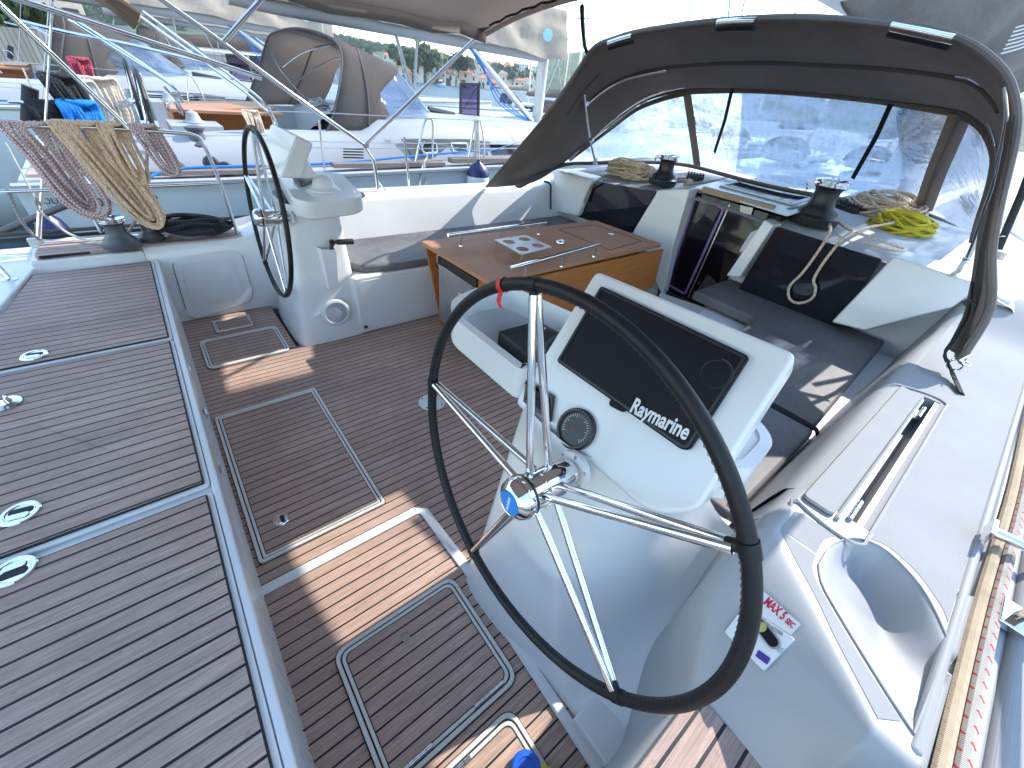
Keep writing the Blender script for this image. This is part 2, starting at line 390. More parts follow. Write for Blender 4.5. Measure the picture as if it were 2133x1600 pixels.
# --- aft bench carcass with white edging, vertical forward face with slatted liner
mb=MB(); mb.box2((-1.98,-1.0,.30),(1.99,-.165,.478)); mb.box2((-1.86,-.20,.0),(1.86,-.17,.30))
mb.box2((-1.86,-.168,.40),(1.86,-.145,.492)); obj('bench_base',mb,m_gel,yacht,bevel=.006)
mb=MB(); mb.box2((-1.86,-.185,-.004),(1.86,-.168,.30)); 
for k in range(62): mb.box2((-1.84+k*.06,-.168,.03),(-1.795+k*.06,-.16,.385))
obj('slatted_riser',mb,m_gel,yacht,smooth=0)
# transom quarter with gate posts beyond the bench, port aft
mb=MB(); mb.prism([(-2.3,-1.25,.40),(-.9,-1.25,.40),(-1.27,-.84,.40),(-1.86,-.74,.40),(-1.86,-.72,.40),(-2.3,-.72,.40)],(0,0,.115)); 
mb.prism([(-.9,-1.4,.33),(2.3,-1.4,.33),(2.3,-1.0,.33),(-1.2,-1.0,.33)],(0,0,.12)); obj('transom_deck',mb,m_gel,yacht,bevel=.01)
# --- port coaming
def sect_port(y):
    k=sst(.35,1.0,y); top=lerp(.57,.82,k); xi=lerp(-1.86,-1.86,k); b=lerp(0,.42,sst(.5,.9,y)); xb=lerp(-1.86,-1.70,sst(.6,1.0,y))
    f=sst(3.4,3.9,y)
    top=lerp(top,.93,f)
    return [(xb,y,b-.05),(lerp(xb,xi,.55),y,lerp(b,top,.5)),(xi+.01,y,top-.05),(xi-.01,y,top-.012),(xi-.04,y,top),(-2.15,y,top-.005),(-2.21,y,top-.03),(-2.25,y,top-.12),(-2.27,y,.45)]
mb=MB(); mb.grid([sect_port(y) for y in [-.2,0,.2,.35,.45,.55,.65,.75,.85,.95,1.1,1.5,2,2.5,3,3.4,3.6,3.9,4.4]]); mb.poly(sect_port(-.2))
obj('port_coaming',mb,m_gel,yacht,smooth=50)
mb=MB(); mb.box2((-2.27,-.75,.40),(-1.862,-.2,.552)); obj('port_quarter',mb,m_gel,yacht,bevel=.015)
mb=MB(); o=[(-1.885,-.72,.556),(-2.16,-.70,.556),(-2.14,.36,.556),(-1.89,.45,.556)]; mb.prism(rpoly(o,.03),(0,0,.022)); obj('teak_capping',mb,m_bench,yacht,bevel=.004)
# locker door in the port coaming face
c=(P(383,560,X=-1.855)+P(515,600,X=-1.855))/2
pts=rpoly([P(355,535,X=-1.857),P(500,517,X=-1.857),P(530,625,X=-1.857),P(395,668,X=-1.857)],.09,8)
mb=MB(); mb.prism([p+V((.002,0,0)) for p in pts],(.012,0,0))
lk=obj('locker_door',mb,m_white,yacht,bevel=.004,bseg=3); mb=MB(); og=[V((p.x,p.y,p.z)) for p in pts]; mb.ring([p+V((.001,0,0)) for p in inset(pts,-.005)] if False else [c+(p-c)*1.022 for p in pts],pts,(.004,0,0)); obj('door_gap_shade',mb,simple('grey_gap_shade',(.22,.23,.25),.7),lk)  # grey ring paints the dark gap round the door

q=rpoly([P(373,552,X=-1.842),P(482,538,X=-1.842),P(508,615,X=-1.842),P(402,640,X=-1.842)],.05,6); mb=MB(); mb.ring(q,inset(q,.006),(.004,0,0)); obj('moulded_panel_rib',mb,m_gel,lk,bevel=.002)
c=P(487,585,X=-1.845); mb=MB(); mb.prism(rrect(c,(0,1,0),(0,0,1),.06,.075,.012),(.008,0,0)); obj('latch',mb,m_white,lk,bevel=.002)
for px in ((362,578),(390,652)):
    c=P(*px,X=-1.85); mb=MB(); mb.box(c,(.012,.014,.06)); obj('hinge',mb,m_white,lk,bevel=.002)
# --- port seat base (locker front)
mb=MB(); mb.prism([(-1.06,.93,0),(-1.06,3.75,0),(-1.9,3.75,0),(-1.9,.80,0),(-1.35,.80,0)][::-1],(0,0,.455)); obj('port_seat_base',mb,m_gel,yacht,bevel=.012)
mb=MB(); pts=rpoly([(-1.052,.98,.03),(-1.052,2.6,.03),(-1.052,2.6,.43),(-1.052,.955,.43)],.03); mb.prism(pts,(-.006,0,0)); sl=obj('seat_locker_front',mb,m_gel,yacht,bevel=.002)
c=P(762,681,X=-1.046); mb=MB(); mb.lathe([(.014,0),(.014,.006),(.008,.010)],c,(1,0,0),16); obj('vent_plug',mb,m_black,sl)
# --- starboard seat base
mb=MB(); mb.prism([(.95,1.5,0),(.55,2.9,0),(.36,3.75,0),(1.75,3.75,0),(1.75,1.25,0),(1.1,1.25,0)],(0,0,.40)); obj('starboard_seat_base',mb,m_gel,yacht,bevel=.012)
# --- starboard coaming with rounded inboard shoulder
SCF=[(1.905,1.02),(1.905,1.11),(1.935,1.195),(1.995,1.228),(2.07,1.195),(2.12,1.14),(2.17,1.05)]
SCA=[(2.17,.78),(2.12,.815),(2.06,.86),(1.985,.92),(1.93,.97),(1.905,1.02)]
SCF=[(p.x,p.y) for p in crv([(a,b,0) for a,b in SCF],24)]; SCA=[(p.x,p.y) for p in crv([(a,b,0) for a,b in SCA],16)]
def pdist(x,y,pl):
    best=9
    for (ax,ay),(bx,by) in zip(pl[:-1],pl[1:]):
        dx,dy=bx-ax,by-ay; t=max(0,min(1,((x-ax)*dx+(y-ay)*dy)/(dx*dx+dy*dy))); best=min(best,math.hypot(x-ax-dx*t,y-ay-dy*t))
    return best
def inpoly(x,y,pl):
    c=False; j=len(pl)-1
    for i in range(len(pl)):
        (xi,yi),(xj,yj)=pl[i],pl[j]
        if (yi>y)!=(yj>y) and x<(xj-xi)*(y-yi)/(yj-yi)+xi: c=not c
        j=i
    return c
def yedge(x): return .955-(min(x,2.10)-1.84)*.93
def xinf(y): return lerp(1.86,1.745,sst(.58,.88,y))
def tz(x,y):
    "height of the coaming top, starboard quarter: plateau, slope aft of it, scooped seat"
    ye=yedge(x); z=lerp(.575,.80,sst(.595,ye+.035,y)**.85)
    if inpoly(x,y,SCF+SCA[1:]):
        df,da=pdist(x,y,SCF),pdist(x,y,SCA)
        z-= .014*sst(0,.045,min(df,da))+.095*sst(.0,.07,df)*sst(0,.24,da)*sst(2.19,2.06,x)
    return z
rows=[]
ys=[.40+.0071*i for i in range(121)]; ys[-1]=1.2575
for y in ys:
    xin=xinf(y); ztop=tz(xin+.045,y)
    zb=lerp(0,.40,sst(.75,1.25,y))
    r=[(xin-.02-.05*sst(.9,1.3,y),y,zb-.03),(xin-.012-.03*sst(.9,1.3,y),y,lerp(zb,ztop,.45)),(xin-.004,y,ztop-.07),(xin+.004,y,ztop-.03),(xin+.02,y,ztop-.008)]
    for i in range(64):
        x=xin+.045+(2.168-xin-.045)*i/63; r.append((x,y,tz(x,y)))
    r+= [(2.176,y,tz(2.165,y)+.006),]
    rows.append(r)
mb=MB(); mb.grid(rows,uvs=False); mb.uv=[None]*len(mb.f); obj('starboard_quarter_moulding',mb,m_gel_sun,yacht,smooth=75)
def drape(c0,c1,n,name):
    m=MB(); a=crv([V((x,y,0)) for x,y in c0],n); b=crv([V((x,y,0)) for x,y in c1],n); rws=[]
    for k in range(7):
        rws.append([V((q.x,q.y,tz(q.x,q.y)+.0012)) for q in [p.lerp(r,k/6) for p,r in zip(a,b)]])
    m.grid(rws); obj(name,m,m_ns_sun,yacht,smooth=75)
drape([(1.80,1.045),(1.86,.985),(1.93,.925),(2.0,.855),(2.10,.765)],[(1.89,1.045),(1.905,.985),(1.965,.925),(2.04,.862),(2.13,.798)],30,'nonskid_strip')
drape([(1.80,1.05),(1.80,1.12),(1.80,1.15),(1.86,1.158),(1.94,1.158)],[(1.89,1.05),(1.888,1.11),(1.90,1.15),(1.91,1.155),(1.94,1.165)][:5],20,'nonskid_strip')
drape([(1.965,1.232),(2.0,1.246),(2.05,1.232),(2.09,1.205),(2.135,1.155),(2.15,1.12)],[(1.965,1.2565),(2.0,1.2565),(2.05,1.2565),(2.10,1.2565),(2.147,1.2565),(2.15,1.24)],24,'nonskid_strip')
m=MB(); m.tube([V((x,y,tz(x,y)+.002)) for x,y in [(x,y) for x,y in SCF+SCA[1:] if x<2.166]],.0022,6); obj('scoop_lip',m,m_gel_sun,yacht)
# smooth top forward of the scoop: inboard slope, shoulder, nonskid top (with lid slot)
def sect_st(y):
    f=sst(3.2,3.75,y); t=.80+.14*sst(3.45,3.9,y); xi=1.745+.02*sst(2.5,3.6,y)
    return [(xi-.10,y,.36),(xi-.085,y,.42),(xi-.02,y,t-.09),(xi-.004,y,t-.035),(xi+.02,y,t-.008),(xi+.05,y,t)]
mb=MB(); mb.grid([sect_st(1.2575+(3.95-1.2575)*i/24) for i in range(25)]); obj('coaming_side',mb,m_gel_sun,yacht,smooth=60)
# top surface as strips around the slot: slot is x 1.895..1.935, y 1.20..2.29
mb=MB()
def topz(x,y): return .80+.14*sst(3.45,3.9,y)
ysn=[1.2575]+[1.3+.1*i for i in range(27)]
for (xa,xb,ya,yb) in ((1.795,1.885,1.2575,3.95),(1.885,1.94,2.30,3.95),(1.94,2.17,1.2575,3.95)):
    n=max(2,int((yb-ya)/.1)); rws=[]
    for i in range(n+1):
        y=ya+(yb-ya)*i/n; rws.append([(lerp(xa,xb,k/4),y,topz(0,y)) for k in range(5)])
    mb.grid(rws)
obj('coaming_top',mb,m_ns_sun,yacht,smooth=60)
mb=MB(); mb.box2((1.885,1.2,.66),(1.94,2.30,.672)); mb.box2((1.881,1.2,.67),(1.886,2.3,.797)); mb.box2((1.924,1.2,.67),(1.9445,2.3,.797)); mb.box2((1.88,2.299,.67),(1.945,2.305,.797)); mb.box2((1.88,1.2,.67),(1.945,1.205,.797)); obj('slot_gutter',mb,m_gel_sun,yacht)
# raised rib round the slot and shoulder mark lines
mb=MB(); rim=crv([P(1560,1085,Z=.72),P(1640,1060,Z=.79),(1.775,1.19,.804),(1.83,1.175,.804),(1.90,1.165,.804),(1.955,1.185,.804),(1.958,1.3,.804),(1.958,2.2,.804),(1.955,2.31,.804),(1.90,2.335,.804),(1.80,2.30,.804),(1.765,2.27,.795),(1.73,2.2,.74)],90); mb.tube(rim,.0042,6); obj('moulded_rib',mb,m_gel_sun,yacht)
# lid (cockpit side locker)
mb=MB(); L=rpoly([(1.788,1.215,.803),(1.872,1.215,.803),(1.878,2.245,.803),(1.80,2.28,.803)],.02); mb.prism(L,(0,0,.012)); lid=obj('side_locker_lid',mb,m_ns_sun,yacht,bevel=.004)
mb=MB(); mb.tube([(1.882,1.22,.806),(1.884,1.7,.806),(1.885,2.24,.806)],.007,6); obj('lid_edge',mb,m_gel_sun,lid)
for yy in (1.30,2.12):
    mb=MB()
    for k in range(5): mb.cyl((1.905,yy-.05+k*.021,.806),(1.905,yy-.05+k*.021+.018,.806),.0075,10)
    mb.box2((1.890,yy-.04,.79),(1.905,yy+.03,.799)); obj('lid_hinge',mb,m_chrome,lid)
# toe rail, gutter and side deck outboard
mb=MB(); mb.box2((2.150,.76,.78),(2.172,8,.806)); mb.box2((2.172,.3,.70),(2.25,8,.796)); obj('starboard_toe_rail',mb,m_gel_sun,yacht,bevel=.012,bseg=3)
mb=MB(); mb.box2((2.245,-.6,.70),(2.95,8,.812)); obj('side_deck',mb,m_ns_sun,yacht,bevel=.02)
mb=MB(); mb.box2((2.93,-.6,.70),(3.0,8,.85)); obj('outer_toe_rail',mb,m_gel_sun,yacht,bevel=.02)
# starboard quarter end with teak cap
mb=MB(); mb.box2((1.862,-.9,.35),(2.2,.41,.553)); obj('starboard_quarter',mb,m_gel,yacht,bevel=.012)
mb=MB(); mb.prism(rpoly([(1.869,-.9,.576),(2.16,-.9,.576),(2.16,.63,.576),(1.873,.635,.576)],.015),(0,0,.018)); mb.box2((1.866,-.9,.55),(2.165,.40,.576)); obj('teak_capping',mb,m_bench,yacht,bevel=.004)
# --- after bulkhead / coachroof back, Y about 3.75
YB=3.78
def BH(x,y,Y=YB): return P(x,y,Y=Y)
mb=MB()
prof=[(-2.25,.93),(-1.46,.96),(-.63,1.03),(-.27,1.10)]
def bulk(pts,d=.10): 
    m=MB(); m.prism([(x,YB,z) for x,z in pts],(0,d,0)); return m
mb=bulk([(-2.25,.3),(-.27,.0),(-.27,1.03),(-.66,.985),(-1.46,.94),(-2.25,.92)])
obj('port_bulkhead',mb,m_gel,yacht,bevel=.01)
mb=bulk([(.20,.0),(1.95,.0),(1.95,.95),(1.77,.975),(1.33,1.0),(1.27,.955),(.47,.99),(.36,.9)])
obj('starboard_bulkhead',mb,m_gel,yacht,bevel=.01)
# sculpted cheek between port bulkhead window and companionway
def hexa(a,b): # two matching quads -> closed solid
    m=MB(); n=len(a); i=m.vs(a); j=m.vs(b); m.face([i+k for k in range(n)][::-1]); m.face([j+k for k in range(n)])
    for k in range(n): q=(k+1)%n; m.face([i+k,i+q,j+q,j+k])
    return m
a=[P(1368,397,Y=3.70),P(1436,395,Y=3.74),P(1383,604,Y=3.66),P(1395,640,Y=3.6),P(1290,500,Y=3.6)]
a=[P(1370,396,Y=3.64),P(1437,393,Y=3.70),P(1400,520,Y=3.66),P(1380,620,Y=3.62),P(1318,483,Y=3.60)]
obj('companionway_cheek',hexa(a,[p+V((0,.16,0)) for p in a]),m_gel,yacht,bevel=.012)
a=[P(1592,458,Y=3.66),P(1612,470,Y=3.66),P(1540,578,Y=3.60),P(1512,575,Y=3.60)]
obj('companionway_cheek',hexa(a,[p+V((0,.16,0)) for p in a]),m_gel,yacht,bevel=.01)
# fairing step outboard of the starboard window
a=[P(1862,533,Y=3.60),P(2045,592,Y=3.58),P(1985,640,Y=3.55),P(1800,690,Y=3.50),P(1730,672,Y=3.50)]
obj('starboard_fairing',hexa(a,[p+V((0,.3,0)) for p in a]),m_gel,yacht,bevel=.015)
a=[P(1151,352,Y=3.62),P(1236,374,Y=3.66),P(1203,452,Y=3.64),P(1148,440,Y=3.60)]
obj('port_fairing',hexa(a,[p+V((0,.3,0)) for p in a]),m_gel,yacht,bevel=.03,bseg=4)
# dark tinted windows set in the bulkhead
def pane(name,px,Y,lab,th=.02):
    a=rpoly([P(x,y,Y=Y) for x,y in px],.015); m=MB(); m.prism(a,(0,th,0)); return obj(name,m,m_glassd,yacht,bevel=.003,label=lab)
pane('tinted_panel',[(1240,378),(1366,399),(1316,486),(1258,470),(1204,452)],3.70,'glossy black panel in the port bulkhead behind the table')
pane('tinted_panel',[(1617,472),(1838,541),(1722,706),(1538,602)],3.60,'glossy black panel above the starboard seat cushion')
# companionway doors frame + dark opening
mb=MB(); mb.box2((-.30,YB+.11,-.2),(.5,YB+.9,1.05)); obj('companionway_recess',mb,m_blackm,yacht,smooth=0)
mb=MB(); mb.prism([P(1375,608,Y=3.62),P(1470,640,Y=3.62),P(1450,700,Y=3.4),P(1360,660,Y=3.4)],(0,0,-.25)); obj('companionway_sill',mb,m_gel,yacht,bevel=.01)
# --- coachroof top, from bulkhead forward
rows=[]
for y,zz in ((3.74,0),(3.95,.02),(4.3,.05),(4.9,.09),(5.6,.12),(7,.08),(9,-.02),(11,-.1)):
    wd=1.95 if y<5 else 1.95-(y-5)*.24
    cw=[(-wd-.28,.66),(-wd-.06,.90),(-wd*.97,.935),(-wd*.7,.955),(-wd*.35,1.00),(-.3,1.03),(0,1.03),(.45,1.0),(wd*.45,.985),(wd*.7,.965),(wd*.95,.95),(wd+.02,.92),(wd+.28,.66)]
    rows.append([(x,y,z+zz) for x,z in cw])
mb=MB(); 
for f in (0,): mb.grid(rows)
obj('coachroof',mb,m_ns_shade,yacht,smooth=45)
mb=MB(); mb.poly([rows[0][i] for i in range(13)]) 
# foredeck strip both sides
mb=MB(); mb.grid([[(-2.3,4,.68),(-1.9,4,.70)],[(-2.1,7,.75),(-1.6,7,.75)],[(-.3,12.5,.9),(-.1,12.5,.9)]]); mb.grid([[(2.95,8,.78),(1.9,4,.78)],[(2.1,9,.8),(1.6,9,.8)],[(.3,12.5,.9),(.1,12.5,.9)]]); obj('side_deck_forward',mb,m_ns_sun,yacht)
# console housings under the winches
mb=MB(); a=[P(1360,396,Z=1.04),P(1560,372,Z=1.09),P(1450,350,Z=1.08),P(1240,372,Z=.97)]; 
# sliding hatch: white frame + smoked garage
hx=[P(1470,385,Z=1.12),P(1600,345,Z=1.12)]
hp=[P(1445,392,Z=1.10),P(1560,362,Z=1.12),P(1790,400,Z=1.12),P(1640,452,Z=1.10)]
mb=MB(); mb.prism(rpoly(hp,.03),(0,0,.012)); obj('hatch_garage',mb,m_gel,yacht,bevel=.008)
hp=[P(1497,389,Z=1.114),P(1580,370,Z=1.114),P(1742,399,Z=1.114),P(1650,430,Z=1.114)]
mb=MB(); mb.prism(rpoly(hp,.02),(0,0,.012)); obj('sliding_hatch',mb,m_smoke,yacht,bevel=.003)
mb=MB(); mb.ring(rpoly([p+V((0,0,.002)) for p in hp],.02),inset(rpoly([p+V((0,0,.002)) for p in hp],.02),.03),(0,0,.016)); obj('hatch_frame',mb,m_white,yacht)
def railbar(a,b,w=.045,h=.03,name='teak_rail',mat=m_rawteak):
    a,b=V(a),V(b); d=(b-a).normalized(); s=d.cross(Z0).normalized()*w/2; m=MB(); m.prism([a-s,a+s,b+s,b-s],(0,0,h)); return obj(name,m,mat,yacht,bevel=.006)
railbar(P(1462,400,Z=1.10),P(1610,441,Z=1.09),.05,.045)
railbar(P(1425,388,Z=1.10),P(1556,369,Z=1.10),.035,.02)
railbar(P(1640,440,Z=1.10),P(1765,412,Z=1.10),.035,.02)
# --- floor gutters: moulded white channels in the sole
def channel(pts,w=.035,z=.005,name='floor_gutter'):
    m=MB(); c=crv([V((x,y,z)) for x,y in pts],max(12,len(pts)*8)) if len(pts)>2 else [V((x,y,z)) for x,y in pts]
    m.tube(c,w/2,6,flat=.35,upv=(0,0,1)); return obj(name,m,m_gel2,yacht)
for pts in ([(.665,-.17),(.665,.50),(.69,.535),(1.03,.545)],):
    m=MB(); c=[V((x,y,.004)) for x,y in pts]; m.tube(c,.024,6,flat=.35,upv=(0,0,1)); obj('floor_gutter',m,m_gel,yacht)
# kick strip between sole and pedestal moulding
mb=MB(); mb.tube([(1.03,.545,.008),(1.45,.535,.008),(1.84,.525,.008)],.020,8,flat=.6,upv=(0,0,1)); obj('kick_strip',mb,m_gel,yacht)
# ---------------------------------------------------------------- FLOOR HATCHES (liftable)
def rr4(x0,x1,y0,y1,z,i,rad):
    return rpoly([(x0+i,y0+i,z),(x1-i,y0+i,z),(x1-i,y1-i,z),(x0+i,y1-i,z)],max(.006,rad-i*.7),6)
def floor_hatch(x0,x1,y0,y1,label,z=.0,fr=.030,latch=None,hinge=None,rad=.05,group='teak hatches let into the cockpit sole'):
    t=thing('floor_hatch',((x0+x1)/2,(y0+y1)/2,z),label,'hatch',group)
    o=lambda i,dz=.001: rr4(x0,x1,y0,y1,z+dz,i,rad)
    m=MB(); m.ring(o(0),o(fr*.45),(0,0,.012)); m.ring(o(fr*.62),o(fr*1.0),(0,0,.010)); obj('frame',m,m_gel2,t,bevel=.002)
    m=MB(); m.prism(o(fr*1.12),(0,0,.0085)); obj('teak_lid',m,m_sole,t)
    m=MB(); m.ring(o(fr*.44),o(fr*.63),(0,0,.0025)); m.ring(o(fr*1.0,.0012),o(fr*1.14,.0012),(0,0,.0075)); m.ring(o(-.004),o(0.0005),(0,0,.002)); obj('rubber_seal',m,m_blackm,t)
    if latch: ring_latch(latch[0],latch[1],z+.009,t,.035)
    for h in (hinge or []):
        m=MB(); a,b=V(h[0]+(z+.014,)),V(h[1]+(z+.014,)); d=(b-a)/6
        for k in range(6): m.cyl(a+d*(k+.04),a+d*(k+.96),.007,10)
        obj('hinge',m,m_steel,t)
    return t
def ring_latch(x,y,z,parent,r=.045,rot=0):
    m=MB(); m.lathe([(r,0),(r,.002),(r*.93,.005),(r*.74,.005),(r*.70,.0025),(r*.66,.002)],(x,y,z),(0,0,1),36); l=obj('lift_ring',m,m_chrome,parent)
    d=V((math.cos(rot),math.sin(rot),0)); e=V((-d.y,d.x,0))
    m=MB(); m.prism(rrect(V((x,y,z+.0024))+e*r*.18,d,e,r*1.15,r*.5,r*.2),(0,0,.001)); obj('recess',m,m_blackm,parent if parent.parent is None and parent.type=='EMPTY' else parent)
    m=MB(); m.prism(rrect(V((x,y,z+.003))-e*r*.28,d,e,r*.95,r*.42,r*.15),(0,0,.0025)); obj('finger_pull',m,m_chrome,parent)
    return l
floor_hatch(-.53,.545,-.145,.405,'large teak hatch in the middle of the cockpit sole with a round chrome ring latch',latch=(.37,-.02),rad=.02)
floor_hatch(1.04,1.50,-.02,.475,'teak hatch with rounded white frame and a round grey stud, nearest the foreground wheel',hinge=[((1.475,.30),(1.475,.42)),((1.475,.02),(1.475,.14))])

floor_hatch(1.545,1.80,.03,.40,'small teak hatch with hinges at the bottom edge of the photo beside the blue lid',hinge=[((1.57,.08),(1.57,.22))])
floor_hatch(-1.47,-1.06,-.10,.405,'teak hatch with rounded white frame at the foot of the far wheel')
floor_hatch(-1.75,-1.55,.02,.27,'smallest teak hatch against the port locker door',rad=.02,fr=.02)
m=MB(); m.lathe([(.016,0),(.016,.004),(.012,.008),(.004,.009)],P(845,1327,Z=.01),(0,0,1),20); o=obj('floor_stud',m,m_steelb,label='small round grey stud on the teak hatch nearest the foreground wheel',cat='stud')
# missing stretch of black bedding in the gutters
# ---------------------------------------------------------------- TABLE BASE PLATE on sole
t=thing('floor_fitting',P(900,838,Z=0),'round stainless steel deck plate screwed to the teak sole behind the foreground wheel','deck plate')
c=P(900,838,Z=.001); m=MB(); m.lathe([(.085,0),(.085,.003),(.075,.006),(.058,.007),(.054,.010),(.0,.012)],c,(0,0,1),40); obj('plate',m,m_white,t)
m=MB()
for k in range(4): a=.6+k*math.pi/2; m.lathe([(.006,0),(.005,.003)],c+V((.069*math.cos(a),.069*math.sin(a),.006)),(0,0,1),10)
obj('screws',m,m_black,t)
# ---------------------------------------------------------------- AFT BENCH PANELS
GRP='teak bench panels across the stern'
def bench_panel(x0,x1,label,latch,cut=None):
    t=thing('bench_panel',((x0+x1)/2,-.5,.48),label,'bench',GRP)
    o=[(x0,-.17,.481),(x0,-.98,.481),(x1,-.98,.481),(x1,-.17,.481)] if not cut else cut
    o=rpoly(o,.022,4)[::-1]
    m=MB(); m.prism(o,(0,0,.012)); obj('white_edge',m,m_gel,t,bevel=.003)
    i=inset(o,.014); m=MB(); m.prism(i,(0,0,.0185)); obj('caulk_border',m,m_blackm,t)
    i=inset(o,.019); m=MB(); m.prism(i,(0,0,.020)); obj('teak_boards',m,m_bench,t,smooth=0)
    for l in latch: ring_latch(l[0],l[1],.501,t,.048,rot=l[2] if len(l)>2 else 0)
    return t
a=P(72,741,Z=.5); b=P(43,1070,Z=.5); c=P(30,1190,Z=.5)
bench_panel(-1.83,-.625,'teak bench panel at the port end of the stern, one ring latch, under the pushpit',[(a.x,a.y,1.4)],cut=[(-1.815,-.17,.481),(-1.815,-.76,.481),(-1.25,-.84,.481),(-1.1,-.98,.481),(-.628,-.98,.481),(-.628,-.17,.481)])
bench_panel(-.612,.505,'teak bench panel in the middle of the stern, ring latch near its starboard edge',[(b.x,b.y,1.4)])
bench_panel(.535,1.865,'teak bench panel at the starboard end of the stern, nearest the camera at bottom left',[(c.x,c.y,-1.6)])
for y_ in (0,):
  for (px,py) in ((392,772),(426,862),(460,982)):
    c=P(px,py,Y=-.15); t=MB(); t.box(c,(.05,.014,.022)); t.cyl(c+V((-.02,.008,.008)),c+V((.02,.008,.008)),.005,8); obj('panel_hinge',t,m_chrome,yacht,bevel=.002)
# post foot on the bench left edge
t=thing('stern_post',P(10,840,Z=.5),'stainless post with round foot standing on the teak bench at the left edge','post')
c=P(10,842,Z=.502); m=MB(); m.lathe([(.05,0),(.05,.004),(.025,.010),(.018,.03)],c,(0,0,1),28); obj('foot_plate',m,m_steel,t); m=MB(); m.cyl(c,c+V((-.10,-.16,.62)),.0145,14); obj('tube',m,m_steel,t)
t=thing('gate_post',P(20,580,Z=.52),'stainless gate post standing on the white transom corner at left','post')
c=P(20,583,Z=.515); m=MB(); m.lathe([(.035,0),(.035,.004),(.02,.01)],c,(0,0,1),24); obj('foot_plate',m,m_steel,t); m=MB(); m.cyl(c,c+V((-.12,-.12,.6)),.0145,14); obj('tube',m,m_steel,t)
# ================================================================ STEERING WHEELS
def wheel(c,label,spoke_px,tape=None,foll=0):
    c=V(c); t=thing('steering_wheel',c,label,'steering wheel','twin steering wheels of the yacht')
    n=V((0,-math.cos(.09),math.sin(.09))); e1=Z0.cross(n).normalized(); e2=n.cross(e1)
    d=P(*spoke_px,pl=(c,n))-c; a0=math.atan2(d.dot(e1),d.dot(e2)); Rr=.48
    at=lambda a,r,o=0: c+(e2*math.cos(a)+e1*math.sin(a))*r+n*o
    m=MB(); N=160; m.tube([at(2*math.pi*k/N,Rr) for k in range(N)],.0138,16,closed=True); rim=obj('rim',m,m_leather,t,smooth=80)
    m=MB(); s=[]
    for k in range(460):   # cross stitching on the inside of the leather
        a=2*math.pi*k/460; r=Rr-.0134; w_=.0035*(1 if k%2 else -1); s.append(at(a,r,w_+.004))
    m.tube(s,.0007,4,closed=True); obj('stitching',m,m_black,rim)
    for k in range(5):
        m=MB(); a=a0+k*2*math.pi/5; m.tube([at(a-.028,Rr),at(a+.028,Rr)],.0160,14); m.cyl(at(a,Rr-.032),at(a,Rr-.008),.0105,12); obj('leather_collar',m,m_leather,rim)
    for k in range(5):
        a=a0+k*2*math.pi/5; m=MB()
        for o0,o1,sd in ((.012,.006,1),(-.052,-.006,1)):
            m.cyl(at(a,.035,o0),at(a+.006*sd,Rr-.02,o1),.0092,12)
        obj('spoke',m,m_chrome,t)
    m=MB(); m.lathe([(.028,-.135),(.036,-.12),(.036,-.075),(.046,-.07),(.046,.02),(.050,.024),(.050,.034)],c,n,36); m.lathe([(.052,.034),(.052,.048),(.047,.062),(.033,.074),(.030,.072)],c,n,36)
    for k in range(14):
        a=k*2*math.pi/14; m.lathe([(.0045,0),(.003,.002)],at(a,.047,-.015),at(a,1)-c,8); m.lathe([(.0045,0),(.003,.002)],at(a,.052,.041),at(a,1)-c,8)
    hub=obj('hub',m,m_chrome,t); m=MB(); m.lathe([(.0515,.026),(.0515,.033)],c,n,36); obj('hub_ring',m,m_black,hub)
    m=MB(); m.lathe([(.0305,.070),(.0305,.0745),(.028,.0755)],c,n,30); bd=obj('badge',m,m_blueb,hub)
    m=MB()
    for k in range(7): m.box(c+n*.0762+e2*(.018-.006*k),(.0075,.0008,.0032),Matrix.Rotation(-.09,3,'X'))
    obj('badge_lettering',m,m_lit,hub)
    m=MB(); m.lathe([(.050,-.150),(.050,-.138),(.044,-.132),(.030,-.130)],c,n,36); fl=obj('shaft_flange',m,m_white,t)
    m=MB()
    for k in range(6): m.lathe([(.0055,0),(.004,.002)],at(k*math.pi/3,.044,-.133),n,8)
    obj('flange_bolts',m,m_steelb,fl)
    if tape:
        d=P(*tape,pl=(c,n))-c; a=math.atan2(d.dot(e1),d.dot(e2)); m=MB(); m.tube([at(a-.018,Rr),at(a+.012,Rr)],.0162,14,cap=False)
        q=[at(a-.004,Rr-.015,.009),at(a-.005,Rr-.034,.019),at(a-.002,Rr-.048,.016)]; 
        m.grid([[p-e1*.009,p+e1*.006] for p in q]); obj('red_tape',m,m_red,rim)
    return t
wheel((1.39,.48,.933),'large foreground steering wheel, black leather rim with red tape, five pairs of chrome spokes',(1113,588),tape=(1050,595))
wheel((-1.185,.485,.888),'far steering wheel seen nearly edge on in front of the port helm console',(527,268))
